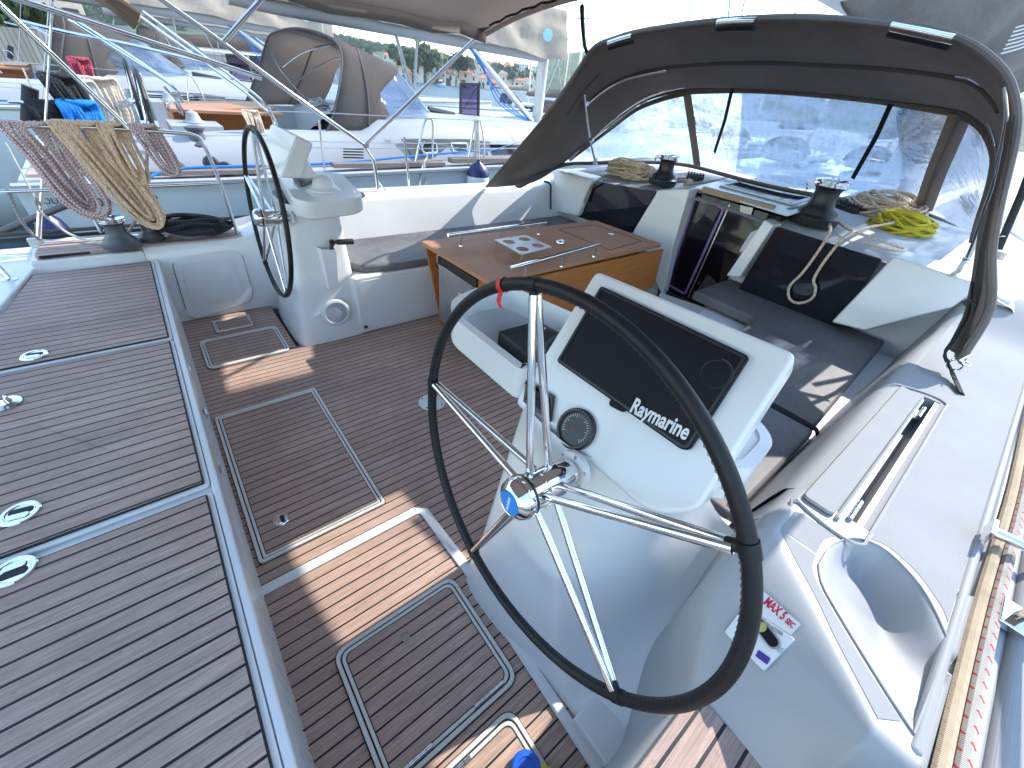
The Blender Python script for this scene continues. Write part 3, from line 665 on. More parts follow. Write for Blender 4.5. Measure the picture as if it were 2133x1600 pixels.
# ================================================================ HELM CONSOLES
def text_mb(body,size,origin,ex,ey,thick=.0006,bold=.0):
    cu=bpy.data.curves.new('t','FONT'); cu.body=body; cu.size=size; cu.extrude=thick; cu.offset=bold; cu.resolution_u=3
    o=bpy.data.objects.new('t',cu); COL.objects.link(o); bpy.context.view_layer.update()
    me=bpy.data.meshes.new_from_object(o.evaluated_get(bpy.context.evaluated_depsgraph_get())); bpy.data.objects.remove(o)
    ex,ey=V(ex).normalized(),V(ey).normalized(); ez=ex.cross(ey); m=MB(); b=m.vs([V(origin)+ex*v.co.x+ey*v.co.y+ez*v.co.z for v in me.vertices])
    for p in me.polygons: m.face([b+i for i in p.vertices])
    return m
GC='helm consoles'
hc=thing('helm_console',(1.35,.8,0),'white starboard helm console with black covered display and gauge, behind the foreground wheel','helm console',GC)
rows=[]
for i,z in enumerate([-.01,.06,.16,.28,.40,.50,.56,.66,.78,.88,.96]):
    k=z/.95; xi=1.035+.085*k; ya=.560+.085*k+.03*sst(.12,0,z)*-1; hi=sst(.46,.60,z); yo=.57+min(z,.5)*1.30
    fl=.05*sst(.2,0,z)
    rows.append([(xi+.05,1.16,z),(xi-.0,.98,z),(xi-.012-fl*.2,.80,z),(xi-.008-fl*.3,ya+.07,z),(xi+.012,ya+.012,z),(xi+.06,ya-.008-fl*.3,z),(xi+.15,ya-.014-fl*.3,z),(xi+.26,ya-.012-fl*.3,z),
      (lerp(1.47,1.45,hi),ya+.0+.03*k,z),(lerp(1.545,1.52,hi),lerp(ya+.02,yo,.20),z),(lerp(1.61,1.555,hi),lerp(lerp(ya,yo,.52),ya+.24,hi),z),(lerp(1.67,1.565,hi),lerp(lerp(ya,yo,.85),.98,hi),z),(lerp(1.74,1.565,hi),lerp(yo,1.10,hi),z),(lerp(1.92,1.56,hi),lerp(yo+.02,1.16,hi),z)])
m=MB(); m.grid(rows,uvs=False); m.uv=[None]*len(m.f); obj('column',m,m_gel,hc,sub=2,smooth=80)
m=MB(); m.box2((1.50,1.17,.30),(1.74,1.30,.478)); obj('column_back',m,m_gel,hc,bevel=.02,bseg=3)
m=MB(); m.prism(rpoly([(1.30,.84,.95),(1.62,.82,.95),(1.675,.88,.95),(1.665,1.01,.95),(1.59,1.065,.95),(1.30,1.07,.95)],.05,5),(0,0,.092)); obj('tray_end',m,m_gel,hc,bevel=.012,bseg=3)
m=MB(); m.box2((1.70,.535,-.02),(1.89,.70,.06)); obj('column_toe',m,m_gel,hc,bevel=.01)
# tray
o=rpoly([(.735,.655,.94),(.62,.72,.94),(.57,.86,.94),(.60,1.0,.94),(1.05,1.09,.94),(1.60,1.08,.94),(1.68,1.02,.94),(1.69,.86,.94),(1.62,.80,.94),(1.16,.80,.94),(1.105,.668,.94),(1.09,.655,.94)],.045,4)
if True:
    m=MB(); m.prism([p+V((.0,0,0)) for p in o],(0,0,.02)); m.ring([p+V((0,0,.02)) for p in o],inset([p+V((0,0,.02)) for p in o],.028),(0,0,.088)); tr=obj('tray',m,m_gel,hc,bevel=.010,bseg=3)
TL=P(1240,560,Y=.9); TR=P(1665,735,Y=.9); BR=P(1440,1070,Y=.68); nn=(TR-TL).cross(BR-TL).normalized()
if nn.y>0: nn=-nn
FP=(TL.copy(),nn)
face=[P(1241,562,pl=FP),P(1664,737,pl=FP),P(1452,1066,pl=FP),P(1379,1073,pl=FP),P(1330,1055,pl=FP),P(1203,943,pl=FP),P(1070,840,pl=FP)]
face=rpoly(face,.022,5); back=[p-nn*.095 for p in face]
cc=sum(back,V((0,0,0)))/len(back)
m=hexa(face,[p.lerp(cc,.03) for p in back]); pod=obj('display_pod',m,m_gel,hc,bevel=.012,bseg=4)
ex=(TR-TL).normalized(); ey=nn.cross(ex); ey=ey if ey.z>0 else -ey
FP2=(TL+nn*.003,nn)
scr=rpoly([P(1257,602,pl=FP2),P(1562,748,pl=FP2),P(1441,935,pl=FP2),P(1265,838,pl=FP2),P(1163,752,pl=FP2)],.008,4)
scr=rpoly([P(1256,599,pl=FP2),P(1564,746,pl=FP2),P(1449,925,pl=FP2),P(1440,938,pl=FP2),P(1423,938,pl=FP2),P(1164,755,pl=FP2)],.010,4)
m=MB(); m.prism(scr,nn*.016); dis=obj('chart_display',m,m_screen,hc,bevel=.004,bseg=3)
m=MB(); m.ring(inset(scr,0) if False else [p+nn*.0165 for p in inset(scr,.004)],[p+nn*.0165 for p in inset(scr,.010)],nn*.002); obj('display_bezel',m,m_black,dis)
FS=(TL+nn*.022,nn)
c=P(1490,778,pl=FS); m=MB(); m.tube([c+(ex*math.cos(a)+ey*math.sin(a))*.034-nn*.002 for a in [R_(-70+170*k/20) for k in range(21)]],.0016,5); m.tube([c+(ex*math.cos(a)+ey*math.sin(a))*.030-nn*.002 for a in [2*math.pi*k/30 for k in range(30)]],.0008,5,closed=True); obj('knob_cover',m,m_black,dis)
c1=P(1310,856,pl=FS); c2=P(1428,917,pl=FS); tx=(c2-c1).normalized(); L=(c2-c1).length; ty=nn.cross(tx); ty=ty if ty.z>0 else -ty
tm=text_mb('Raymarine',.052,c1,tx,ty,.0008,.0012); wd=max((p-c1).dot(tx) for p in tm.v); tm.v=[c1+tx*((p-c1).dot(tx)*L/wd)+ty*((p-c1).dot(ty))+nn*(p-c1).dot(nn) for p in tm.v]
obj('display_lettering',tm,m_lit,dis)
c=P(1290,845,pl=FP2); m=MB(); m.prism(rrect(c,tx,ty,.045,.022,.009),nn*.012); obj('cover_tab',m,m_screen,dis)
# gauge
c=P(1201,894,pl=FP2); m=MB(); m.lathe([(.056,-.01),(.056,.010),(.052,.015),(.047,.015),(.044,.008)],c,nn,40); ga=obj('gauge',m,m_black,hc)
m=MB(); m.lathe([(.044,.006),(.0,.0062)],c,nn,36); obj('dial',m,m_screen,ga)
m=MB()
for k in range(26):
    a=R_(215-k*10); u=ex*math.cos(a)+ey*math.sin(a); l=.010 if k%5==0 else .006; m.box2((0,0,0),(0,0,0)) if False else m.tube([c+u*(.040-l)+nn*.0075,c+u*.040+nn*.0075],.0009,4)
obj('dial_marks',m,m_lit,ga); m=MB(); u=(ex*math.cos(R_(195))+ey*math.sin(R_(195))); m.tube([c+nn*.009,c+u*.030+nn*.009],[.001,.0005],5); obj('needle',m,m_red,ga)
m=MB(); m.prism(rrect(c+nn*.0068-ey*.017,ex,ey,.030,.010,.002),nn*.0006); obj('readout',m,m_steelb,ga)
# switch
pts=rpoly([P(1101,792,pl=FP2),P(1157,826,pl=FP2),P(1149,880,pl=FP2),P(1094,838,pl=FP2)],.004); m=MB(); m.prism(pts,nn*.012); sw=obj('switch_panel',m,m_black,hc,bevel=.002)
m=MB(); m.prism(inset(pts,.012 if True else 0),nn*.016); obj('rocker',m,m_screen,sw)
# speaker puck etc on tray: black ribbed remote box
tb=thing('instrument_cover',P(1105,700,Z=1.0),'black ribbed instrument cover lying in the console tray behind the foreground wheel','cover')
q=[P(1037,690,Z=1.025),P(1120,668,Z=1.025),P(1168,692,Z=1.025),P(1098,742,Z=1.025)]
q=rpoly(q,.008); m=MB(); m.prism([p-V((0,0,.062)) for p in q],(0,0,.062)); obj('case',m,m_rib,tb,bevel=.004)
m=MB(); a,b,c_,d=P(1037,690,Z=1.027),P(1120,668,Z=1.027),P(1168,692,Z=1.027),P(1098,742,Z=1.027)
for k in range(16):
    t_=(k+.5)/16; p0=a.lerp(d,t_); p1=b.lerp(c_,t_); mid=[p0.lerp(p1,.04+.92*j/10)+V((0,.006*math.sin(j*.9+k*.2),0)) for j in range(11)]; m.tube(mid,.0016,4)
obj('ribs',m,m_blackm,tb)
o1=P(1118,679,Z=1.030); obj('lettering',text_mb('ino',.028,o1,P(1160,697,Z=1.03)-o1,P(1125,668,Z=1.03)-o1,.0004,.0006),m_lit,tb)
# thruster sticker panel
pn=[V((1.80,.62,.60)),V((2.0,.62,.60)),V((1.80,.95,.765))]
def surf(px,py):  # hit the quarter moulding along the view ray
    d=ray(px,py); t=.4
    for _ in range(3000):
        q=CAM+d*t
        xin=xinf(q.y)
        if (q.x>xin and q.z<tz(max(q.x,xin+.045),q.y)-(.05*max(0,(xin+.045-q.x)/.045)**2)): return q
        t+=.0008
    return P(px,py,Z=.68)
st=thing('thruster_panel',surf(1590,1310),'switch panel with yellow rocker and MAX 5 SEC sticker on the white coaming','control panel')
qa=[surf(1590,1240),surf(1648,1340),surf(1592,1400),surf(1520,1310)]
n0=(qa[1]-qa[0]).cross(qa[3]-qa[0]).normalized(); n0=n0 if n0.z>0 else -n0; c_=sum(qa,V((0,0,0)))/4; qs=[surf(*p) for p in ((1551,1261),(1656,1331),(1591,1398),(1509,1317),(1583,1329),(1620,1300))]; PP=(c_+n0*(max((p-c_).dot(n0) for p in qs)+.004),n0)
print('sticker',qa,n0)
q=rpoly([P(1551,1261,pl=PP),P(1656,1331,pl=PP),P(1591,1398,pl=PP),P(1509,1317,pl=PP)],.006); m=MB(); m.prism([p-n0*.006 for p in q],n0*.008); obj('plate',m,m_white,st,bevel=.0015)
PQ=(PP[0]+n0*.003,n0)
a_,b_=P(1578,1296,pl=PQ),P(1612,1340,pl=PQ); u=(b_-a_).normalized(); v=n0.cross(u); v=v if v.dot(RT)>0 else v
L=(b_-a_).length; cm=(a_+b_)/2
pl_=rrect(cm,u,v,L+.022,.030,.0149,8); m=MB(); m.ring(pl_,inset(pl_,.003),n0*.003); obj('rocker_surround',m,m_steelb,st); m=MB(); m.prism(inset(pl_,.003),n0*.0012); rk=obj('rocker',m,m_screen,st)
m=MB(); oo=[cm-u*L*.25+u*.010*math.cos(a)+v*.0125*math.sin(a)+n0*.0016 for a in [2*math.pi*k/20 for k in range(20)]]; m.prism(oo,n0*.001); obj('rocker_mark',m,simple('yellow_mark',(.42,.40,.12),.5),st)
PB=P(1562,1268,pl=PQ); PB2=P(1645,1322,pl=PQ); u2=(PB2-PB).normalized(); v2=n0.cross(u2)
if v2.dot(UP)<0: v2=-v2
if u2.cross(v2).dot(n0)<0: pass
obj('panel_lettering',text_mb('BOW THRUSTER',.0105,P(1556,1277,pl=PQ),u2,v2,.0003,.0002),m_steelb,st)
s1=P(1588,1253,pl=PQ); s2=P(1626,1287,pl=PQ); uu=(s2-s1).normalized(); vv=n0.cross(uu); vv=vv if vv.dot(UP)>0 else -vv
sq=[P(1556,1228,pl=PQ)-n0*.0016,P(1592,1232,pl=PQ)-n0*.0016,P(1668,1300,pl=PQ)-n0*.0016,P(1648,1322,pl=PQ)-n0*.0016,P(1560,1266,pl=PQ)-n0*.0016]
m=MB(); m.prism(sq,n0*.0006); obj('sticker',m,m_white,st)
s0=P(1589,1256,pl=PQ); tA=text_mb('MAX 5',.030,s0,uu,vv,.0003,.0009); wA=max((p-s0).dot(uu) for p in tA.v); LA=(P(1630,1291,pl=PQ)-s0).length
tA.v=[s0+uu*((p-s0).dot(uu)*LA/wA)+vv*((p-s0).dot(vv))+n0*(p-s0).dot(n0) for p in tA.v]; s3=P(1634,1295,pl=PQ); tB=text_mb('SEC',.018,s3,uu,vv,.0003,.0006); wB=max((p-s3).dot(uu) for p in tB.v); LB=.8*(P(1655,1312,pl=PQ)-s3).length/max(wB,1e-6)
tB.v=[s3+uu*((p-s3).dot(uu)*LB)+vv*((p-s3).dot(vv))+n0*(p-s3).dot(n0) for p in tB.v]; tA.add(tB); obj('sticker_lettering',tA,m_redp,st)
m=MB(); q=rrect(P(1589,1369,pl=PQ),u2,v2,.026,.016,.0008,1); m.prism(q,n0*.0008); obj('blue_logo_block',m,simple('indigo_print',(.05,.03,.25),.5),st)
m=MB()
for k in range(3):
    c=P(1619,1347+0*k,pl=PQ)+u2*(.000)+v2*(-.002); m.tube([c+u2*(.004*j-.004)+v2*(.002*math.sin(j*1.6)-.005*k+.006) for j in range(5)],.0006,4)
obj('arrow_marks',m,simple('teal_print',(.02,.2,.22),.5),st)
# port console
pc=thing('helm_console',(-1.3,.8,0),'white port helm console with speaker and white compass dome, behind the far wheel','helm console',GC)
rows=[]
for z in [-.01,.05,.14,.28,.45,.62,.78,.88,.96]:
    k=z/.95; fl=sst(.22,0,z)*.06; xi=-1.075-.075*k+fl*.3; ya=.50+.10*k-fl*.4
    xo=lerp(-1.86,-1.62,sst(0,.7,z))
    rows.append([(xo-.0,.95,z),(xo,ya+.08,z),(xo+.05,ya+.01,z),(lerp(xo,xi,.4),ya-.004,z),(lerp(xo,xi,.75),ya-.004,z),(xi-.05,ya+.004,z),(xi-.012,ya+.03,z),(xi,ya+.09,z),(xi+.006,lerp(ya,.95,.5),z),(xi+.004,.93-.05*k,z),(xi-.02,.965-.05*k,z),(xi-.10,1.0-.05*k,z),(xo,1.0,z)])
m=MB(); m.grid(rows); m.uv=[None]*len(m.f); obj('column',m,m_gel,pc,sub=2,smooth=80)
o=rpoly([(-.835,.655,.945),(-.885,.945,.945),(-.97,1.03,.945),(-1.6,1.12,.945),(-1.66,1.0,.945),(-1.66,.70,.945),(-.95,.60,.945)][::-1],.05,4)
m=MB(); m.prism(o,(0,0,.105)); obj('tray',m,m_gel,pc,bevel=.014,bseg=4)
A=[P(574,256,X=-1.13),P(617,285,X=-1.03),P(583,374,X=-1.03),P(540,356,X=-1.18),P(512,322,X=-1.4),P(540,262,X=-1.45)]
a=[V((-1.02,.64,1.05)),V((-1.02,.75,1.05)),V((-1.02,.86,1.30)),V((-1.02,.775,1.355))]
m=hexa([V((-1.045,p.y,p.z)) for p in (P(617,284,X=-1.045),P(654,299,X=-1.045),P(628,372,X=-1.045),P(583,371,X=-1.045))],[V((-1.6,p.y,p.z)) for p in (P(617,284,X=-1.045),P(654,299,X=-1.045),P(628,372,X=-1.045),P(583,371,X=-1.045))])
obj('display_pod',m,m_gel,pc,bevel=.014,bseg=3)
m=MB(); q=[P(600,372,X=-1.10),P(640,330,X=-1.10),P(662,372,X=-1.10)]; m.prism([p for p in q],(-.4,0,0)); obj('pod_foot',m,m_gel,pc,bevel=.01)
c=P(676,395,Z=1.05); m=MB(); m.lathe([(.098,0),(.098,.006),(.085,.014),(.070,.022),(.066,.04),(.055,.066),(.034,.084),(.0,.092)],c,(0,0,1),40); dm=obj('compass_dome',m,m_white,pc,smooth=50)
q=rpoly([P(610,375,Z=1.052),P(645,368,Z=1.052),P(655,380,Z=1.052),P(628,390,Z=1.052)],.01); m=MB(); m.prism(q,(0,0,.022)); obj('black_switch_box',m,m_black,pc,bevel=.003)
c=P(750,405,Z=1.02); m=MB(); m.lathe([(.02,0),(.02,.02),(.012,.035)],c,(1,.3,0),20); obj('throttle_boss',m,m_steelb,pc)
c=P(700,651,X=-1.068); nx=V((1,-.05,.08)).normalized(); m=MB(); m.lathe([(.103,-.004),(.103,.006),(.092,.014),(.080,.014),(.078,.008)],c,nx,44); sp=obj('speaker',m,m_white,pc)
m=MB(); m.lathe([(.079,.009),(.0,.013)],c,nx,36); obj('speaker_grille',m,simple('grille_grey',(.42,.44,.50),.6,bump=.8,bs=260,bd=.003),sp)
q=[P(662,510,X=-1.075),P(701,528,X=-1.045),P(695,602,X=-1.045),P(664,603,X=-1.075)]; 
m=MB(); y0,y1=q[0].y,q[1].y; zt,zb=.70,.41
a=[V((-1.125,y0,zt)),V((-1.055,y0+.01,zt-.0)),V((-1.045,y1,zt-.015)),V((-1.125,y1,zt-.015))]; b=[V((-1.10,y0+.01,zb)),V((-1.065,y0+.02,zb)),V((-1.06,y1-.02,zb)),V((-1.10,y1-.02,zb))]
for i in range(4):
    j=(i+1)%4
    if i==3: continue
    m.poly([a[i],a[j],b[j],b[i]])
m.poly(b); pk=obj('handle_pocket',m,m_white,pc,solid=.006,bevel=.003)
# winch handle standing in the pocket
hd=thing('winch_crank',P(690,528,X=-1.08),'black winch handle standing in the white pocket on the port helm console','winch handle')
a,b,c=P(686,545,X=-1.085),P(692,505,X=-1.085),P(700,500,X=-1.08); m=MB(); m.tube([a-V((0,0,.08)),a,b],.013,10); m.lathe([(.018,-.012),(.018,.012)],b,(1,0,0),20); obj('arm',m,m_black,hd)
m=MB(); e=P(737,503,X=-1.05); m.tube([b,b.lerp(e,.15),b.lerp(e,.25),b.lerp(e,.6),b.lerp(e,.95),e],[.010,.010,.018,.019,.019,.014],14); obj('grip',m,m_blackm,hd)
# ================================================================ COCKPIT TABLE
tb=thing('cockpit_table',(-.43,2.2,0),'varnished teak folding table with steel handrails in the middle of the cockpit','table')
ta=[P(876,502,Z=.75),P(1240,459,Z=.75),P(1379,508,Z=.75),P(1018,586,Z=.75)]; t2=rpoly(ta,.02)
m=MB(); m.prism([p-V((0,0,.028)) for p in t2],(0,0,.028)); obj('table_top',m,m_table,tb,bevel=.004)
m=MB(); m.prism([(-.755,1.46,.09),(-.11,1.46,.09),(-.11,3.02,.09),(-.755,3.02,.09)],(0,0,.63)); obj('table_body',m,m_tables,tb,bevel=.006)
m=MB(); a,b=V((-.058,1.40,.712)),V((-.045,3.19,.712)); c,d=P(1358,596,X=.03),V((.03,1.50,.22)); m.prism([a,b,c,d],(.022,0,0)); obj('drop_leaf',m,m_tables,tb,bevel=.004)
m=MB(); a,b=V((-.842,1.40,.712)),V((-.80,3.15,.712)); c,d=V((-.70,3.1,.12)),V((-.715,1.45,.10)); m.prism([a,b,c,d],(-.02,0,0)); obj('drop_leaf',m,m_tables,tb,bevel=.004)
m=MB(); m.box2((-.725,1.435,.16),(-.30,1.47,.60)); sb=obj('drawer_front',m,m_steelb,tb,bevel=.005); m=MB(); m.box2((-.735,1.440,.615),(-.25,1.462,.665)); obj('drawer_slot_shadow',m,m_blackm,tb); m=MB(); m.box2((-.735,1.425,.60),(-.25,1.445,.618)); m.box2((-.735,1.425,.60),(-.715,1.445,.67)); obj('drawer_frame',m,m_steelb,tb)  # black box stands in for the shadow inside the open slot
m=MB(); q=rrect(V((-.38,1.434,.40)),(1,0,0),(0,0,1),.13,.20,.008); m.ring(q,inset(q,.006),(0,-.004,0)); obj('handle_plate',m,m_white,sb)
for pa,pb,posts in (((933,490),(1137,463),[(951,507),(1040,497),(1119,486)]),((1062,559),(1249,508),[(1080,572),(1161,551),(1231,532)])):
    B=[P(*q,Z=.752) for q in posts]; dr=(B[2]-B[0]).normalized(); up=V((0,0,.085)); m=MB(); m.cyl(P(*pa,Z=.837),P(*pb,Z=.837),.0125,16)
    rl=obj('handrail',m,m_chrome,tb)
    m=MB()
    A0=P(*pa,Z=.837); A1=P(*pb,Z=.837); dd=(A1-A0).normalized()
    for q in B:
        q2=A0+dd*(q-A0).dot(dd); q2.z=.75; m.cyl(q2,q2+up,.009,12); m.lathe([(.014,0),(.013,.004)],q2,(0,0,1),16)
    obj('rail_posts',m,m_chrome,rl)
# cup holder
ch=thing('cup_holder',P(1090,525,Z=.75),'white cup holder plate with four holes on legs on the varnished table','cup holder')
c4=[P(1030,500,Z=.825),P(1095,490,Z=.825),P(1150,515,Z=.825),P(1087,531,Z=.825)]
m=MB(); S=9
# plate with four round holes built as a polar-filled grid per quadrant
def bil(u,v): return c4[0].lerp(c4[1],u).lerp(c4[3].lerp(c4[2],u),v)
for qi in range(2):
    for qj in range(2):
        sq=[];ci=[]
        for k in range(32):
            a=2*math.pi*k/32+math.pi/4; cx_,sy_=math.cos(a),math.sin(a); mx=max(abs(cx_),abs(sy_)); sq.append(bil(.25+.5*qi+.25*cx_/mx,.25+.5*qj+.25*sy_/mx)); ci.append(bil(.25+.5*qi+.155*cx_,.25+.5*qj+.155*sy_))
        m.ring(sq,ci,(0,0,.003))
obj('plate',m,m_white,ch)
for k,(u,v) in enumerate(((.04,.04),(.96,.04),(.96,.96),(.04,.96))):
    m=MB(); q=bil(u,v); m.cyl(V((q.x,q.y,.75)),V((q.x,q.y,.828)),.007,12); obj('leg',m,m_chrome,ch)
c=P(1167,508,Z=.75); m=MB(); m.lathe([(.034,0),(.036,.006),(.034,.02),(.026,.028),(.0,.030)],c,(0,0,1),30); m.box(c+V((0,0,.031)),(.012,.06,.006)); obj('chrome_knob',m,m_chrome,label='small round chrome knob on the table between the handrails',cat='knob',at=c)
q=rpoly([P(1162,478,Z=.7515),P(1237,468,Z=.7515),P(1337,502,Z=.7515),P(1271,521,Z=.7515)],.02); m=MB(); m.ring(q,inset(q,.004),(0,0,.0012)); li=obj('table_locker_seam',m,m_blackm,tb)
c=P(1273,487,Z=.752); m=MB(); m.lathe([(.026,0),(.026,.002),(.014,.003),(.012,.001)],c,(0,0,1),24); obj('table_lock',m,m_chrome,tb)
m=MB(); m.box(P(1338,526,X=-.05),(.012,.10,.014)); obj('leaf_catch',m,m_chrome,tb)
# ================================================================ CUSHIONS
def cushion(name,pts,z,th,mat,label,group=None,bev=.022):
    m=MB(); m.prism([(x,y,z-th) for x,y in pts],(0,0,th)); o=obj(name,m,mat,label=label,cat='cushion',group=group,bevel=bev,bseg=4); return o
GQ='seat cushions of the cockpit'
cushion('seat_cushion',[(-1.735,1.06),(-1.24,.95),(-1.13,1.02),(-1.075,1.3),(-1.075,3.66),(-1.74,3.66)],.515,.062,m_cushg,'long grey cushion on the port seat behind the table',GQ)
cushion('seat_cushion',[(1.665,1.29),(1.655,2.145),(1.02,2.145),(1.05,1.29)],.50,.075,m_cushg,'short grey cushion on the starboard seat right behind the helm console',GQ)
cushion('seat_cushion',[(1.645,2.16),(1.57,3.72),(.36,3.78),(.36,3.17),(.86,3.16),(.90,3.1),(.93,2.16)],.50,.080,m_cush,'L shaped charcoal cushion on the starboard seat under the black panel',GQ)
m=MB(); pts=crv([(1.0,2.15,.503),(1.3,2.152,.505),(1.6,2.152,.504),(1.668,2.15,.49),(1.672,2.15,.43)],30); m.tube(pts,.022,8,flat=.18,upv=(0,0,1)); obj('cushion_strap',m,m_strap,label='black strap across the joint of the two starboard seat cushions',cat='strap')
for pts in ([(1.648,1.33,.492),(1.64,1.8,.492),(1.636,2.12,.492)],[(1.652,1.31,.487),(1.646,1.8,.487),(1.643,2.12,.487)]):
    m=MB(); m.tube(pts,.0018,5); obj('piping',m,m_strap,bpy.data.objects['seat_cushion.001'])
# ================================================================ WINCHES
def winch(c,s,label,drum=m_black,name='winch'):
    t=thing(name,c,label,'winch','sheet winches'); c=V(c)
    m=MB(); m.lathe([(r*s,h*s) for r,h in ((.112,0),(.118,.01),(.118,.045),(.104,.055),(.098,.062),(.098,.072),(.072,.095),(.063,.115),(.060,.165),(.066,.185),(.080,.192))],c,(0,0,1),40); obj('drum',m,drum,t,smooth=50)
    m=MB(); m.lathe([(r*s,h*s) for r,h in ((.078,.193),(.082,.197),(.082,.204),(.070,.207),(.070,.213),(.084,.216),(.084,.224),(.060,.232),(.030,.234),(.028,.228),(.0,.228))],c,(0,0,1),40); tp=obj('self_tailer',m,m_chrome,t)
    m=MB(); m.box(c+V((-.08*s,-.03*s,.20*s)),(.05*s,.03*s,.03*s),Matrix.Rotation(.5,3,'Z')); m.tube([c+V((-.085*s,-.03*s,.21*s)),c+V((-.10*s,-.05*s,.19*s)),c+V((-.085*s,-.055*s,.165*s))],.006*s,8); obj('stripper_arm',m,m_chrome,tp)
    return t
winch(P(1378,384,Z=1.04),1.15,'black winch on the port side of the companionway beside the beige rope heap')
winch(P(1690,466,Z=1.03),1.42,'black winch with chrome top on the starboard side of the companionway')
m_grd=simple('grey_drum',(.085,.09,.10),.4,var=.2)
winch(P(258,516,Z=.578),.86,'larger grey winch on the port teak capping with a rope leading to it',m_grd)
winch(P(318,500,Z=.578),.62,'smaller grey winch on the port teak capping beside the black mooring rope',m_grd)
# clutches (black) beside the winches
def clutch(c,lab,ax,n=6,w_=.030,h=.055,L=.17):
    t=thing('rope_clutch_bank',c,lab,'rope clutch'); c=V(c); ax=V(ax).normalized(); b=V((-ax.y,ax.x,0))
    for k in range(n):
        q=c+ax*(k-(n-1)/2)*w_; m=MB(); R3=Matrix((ax,b,Z0)).transposed(); m.box(q+V((0,0,h*.4)),(w_*.86,L,h*.8),R3); o=obj('clutch',m,m_black,t,bevel=.004)
        m=MB(); m.tube([q-b*L*.35+V((0,0,h*.95)),q+V((0,0,h*1.1)),q+b*L*.42+V((0,0,h*.95))],.010,8); obj('lever',m,m_blackm,o)
clutch(P(1446,374,Z=1.075),'bank of black rope clutches behind the port companionway winch',P(1472,377,Z=1.05)-P(1415,368,Z=1.05))
clutch(P(1764,443,Z=1.055),'bank of black rope clutches beside the yellow rope',P(1785,456,Z=1.02)-P(1725,438,Z=1.02),w_=.04,h=.07)
# ================================================================ ROPES
random.seed(4)
def heap(name,c,rx,ry,h,n,rad,mat,label,ang=0,seed=1,ecc=.35,N=26):
    rnd=random.Random(seed); c=V(c); pts=[]; 
    for k in range(n):
        a0=rnd.uniform(-.35,.35)+ang; ox,oy=rnd.gauss(0,.10)*rx,rnd.gauss(0,.14)*ry; sx=rx*rnd.uniform(.62,1.0); sy=ry*rnd.uniform(.45,1.0); zz=h*(k/n)**.8
        for j in range(9):
            a=2*math.pi*j/9+rnd.uniform(-.12,.12); x=sx*math.cos(a)+ox; y=sy*math.sin(a)+oy+.25*sy*math.sin(2*a+k)
            pts.append(c+V((x*math.cos(a0)-y*math.sin(a0),x*math.sin(a0)+y*math.cos(a0),rad+max(0,zz*(1-.55*((x/rx)**2+(y/ry)**2)))+rnd.uniform(0,rad*1.2))))
    m=MB(); m.tube(crv(pts,n*N),rad,7); return obj(name,m,mat,label=label,cat='rope',group='coils and heaps of rope',at=c)
heap('rope_heap',P(1312,371,Z=1.0),.31,.13,.20,26,.0085,m_ropef,'heap of fawn flecked rope on the coachroof left of the port companionway winch',ang=.15,seed=3)
heap('rope_heap',P(1424,380,Z=1.045),.10,.07,.04,8,.0075,m_ropep,'small mauve rope tangle between the port winch and the clutches',ang=.3,seed=5)
heap('rope_heap',P(1832,456,Z=1.05),.33,.17,.26,15,.0115,m_ropef,'heap of pale flecked rope behind the yellow rope coil',ang=-.35,seed=8)
heap('rope_coil',P(1868,488,Z=1.02),.21,.12,.20,22,.0105,m_ropey,'bright yellow rope coil beside the starboard companionway winch',ang=-.0,seed=11)
heap('rope_heap',P(1655,452,Z=1.02),.09,.06,.03,6,.008,m_ropef,'little pale rope bight under the starboard companionway winch',ang=.2,seed=12)
hp_=[P(1800,505,Z=1.03),P(1850,520,Z=1.03),P(1885,520,Z=1.03),P(1830,500,Z=1.05),P(1768,478,Z=1.06),P(1735,455,Z=1.08),P(1728,468,Z=1.07),P(1729,482,Y=3.585),P(1707,520,Y=3.575),P(1672,568,Y=3.57),P(1646,595,Y=3.57),P(1643,618,Y=3.57),P(1655,630,Y=3.57),P(1676,630,Y=3.57),P(1694,619,Y=3.57),P(1699,600,Y=3.57),P(1695,583,Y=3.57),P(1712,552,Y=3.57),P(1740,515,Y=3.575),P(1762,492,Y=3.585),P(1790,478,Z=1.06),P(1840,468,Z=1.10),P(1875,460,Z=1.12)]
m=MB(); m.tube(crv(hp_,240),.0098,10); obj('hanging_rope',m,m_ropef,label='white flecked rope hanging in a long loop over the starboard black panel',cat='rope')
m=MB(); m.tube(crv([P(1262,366,Z=.985),P(1240,378,Z=.97),P(1228,395,Y=3.66),P(1219,415,Y=3.65),P(1217,422,Y=3.65)],30),.011,8); obj('rope_tail',m,m_ropeg,label='grey rope tail hanging down beside the port black panel',cat='rope')
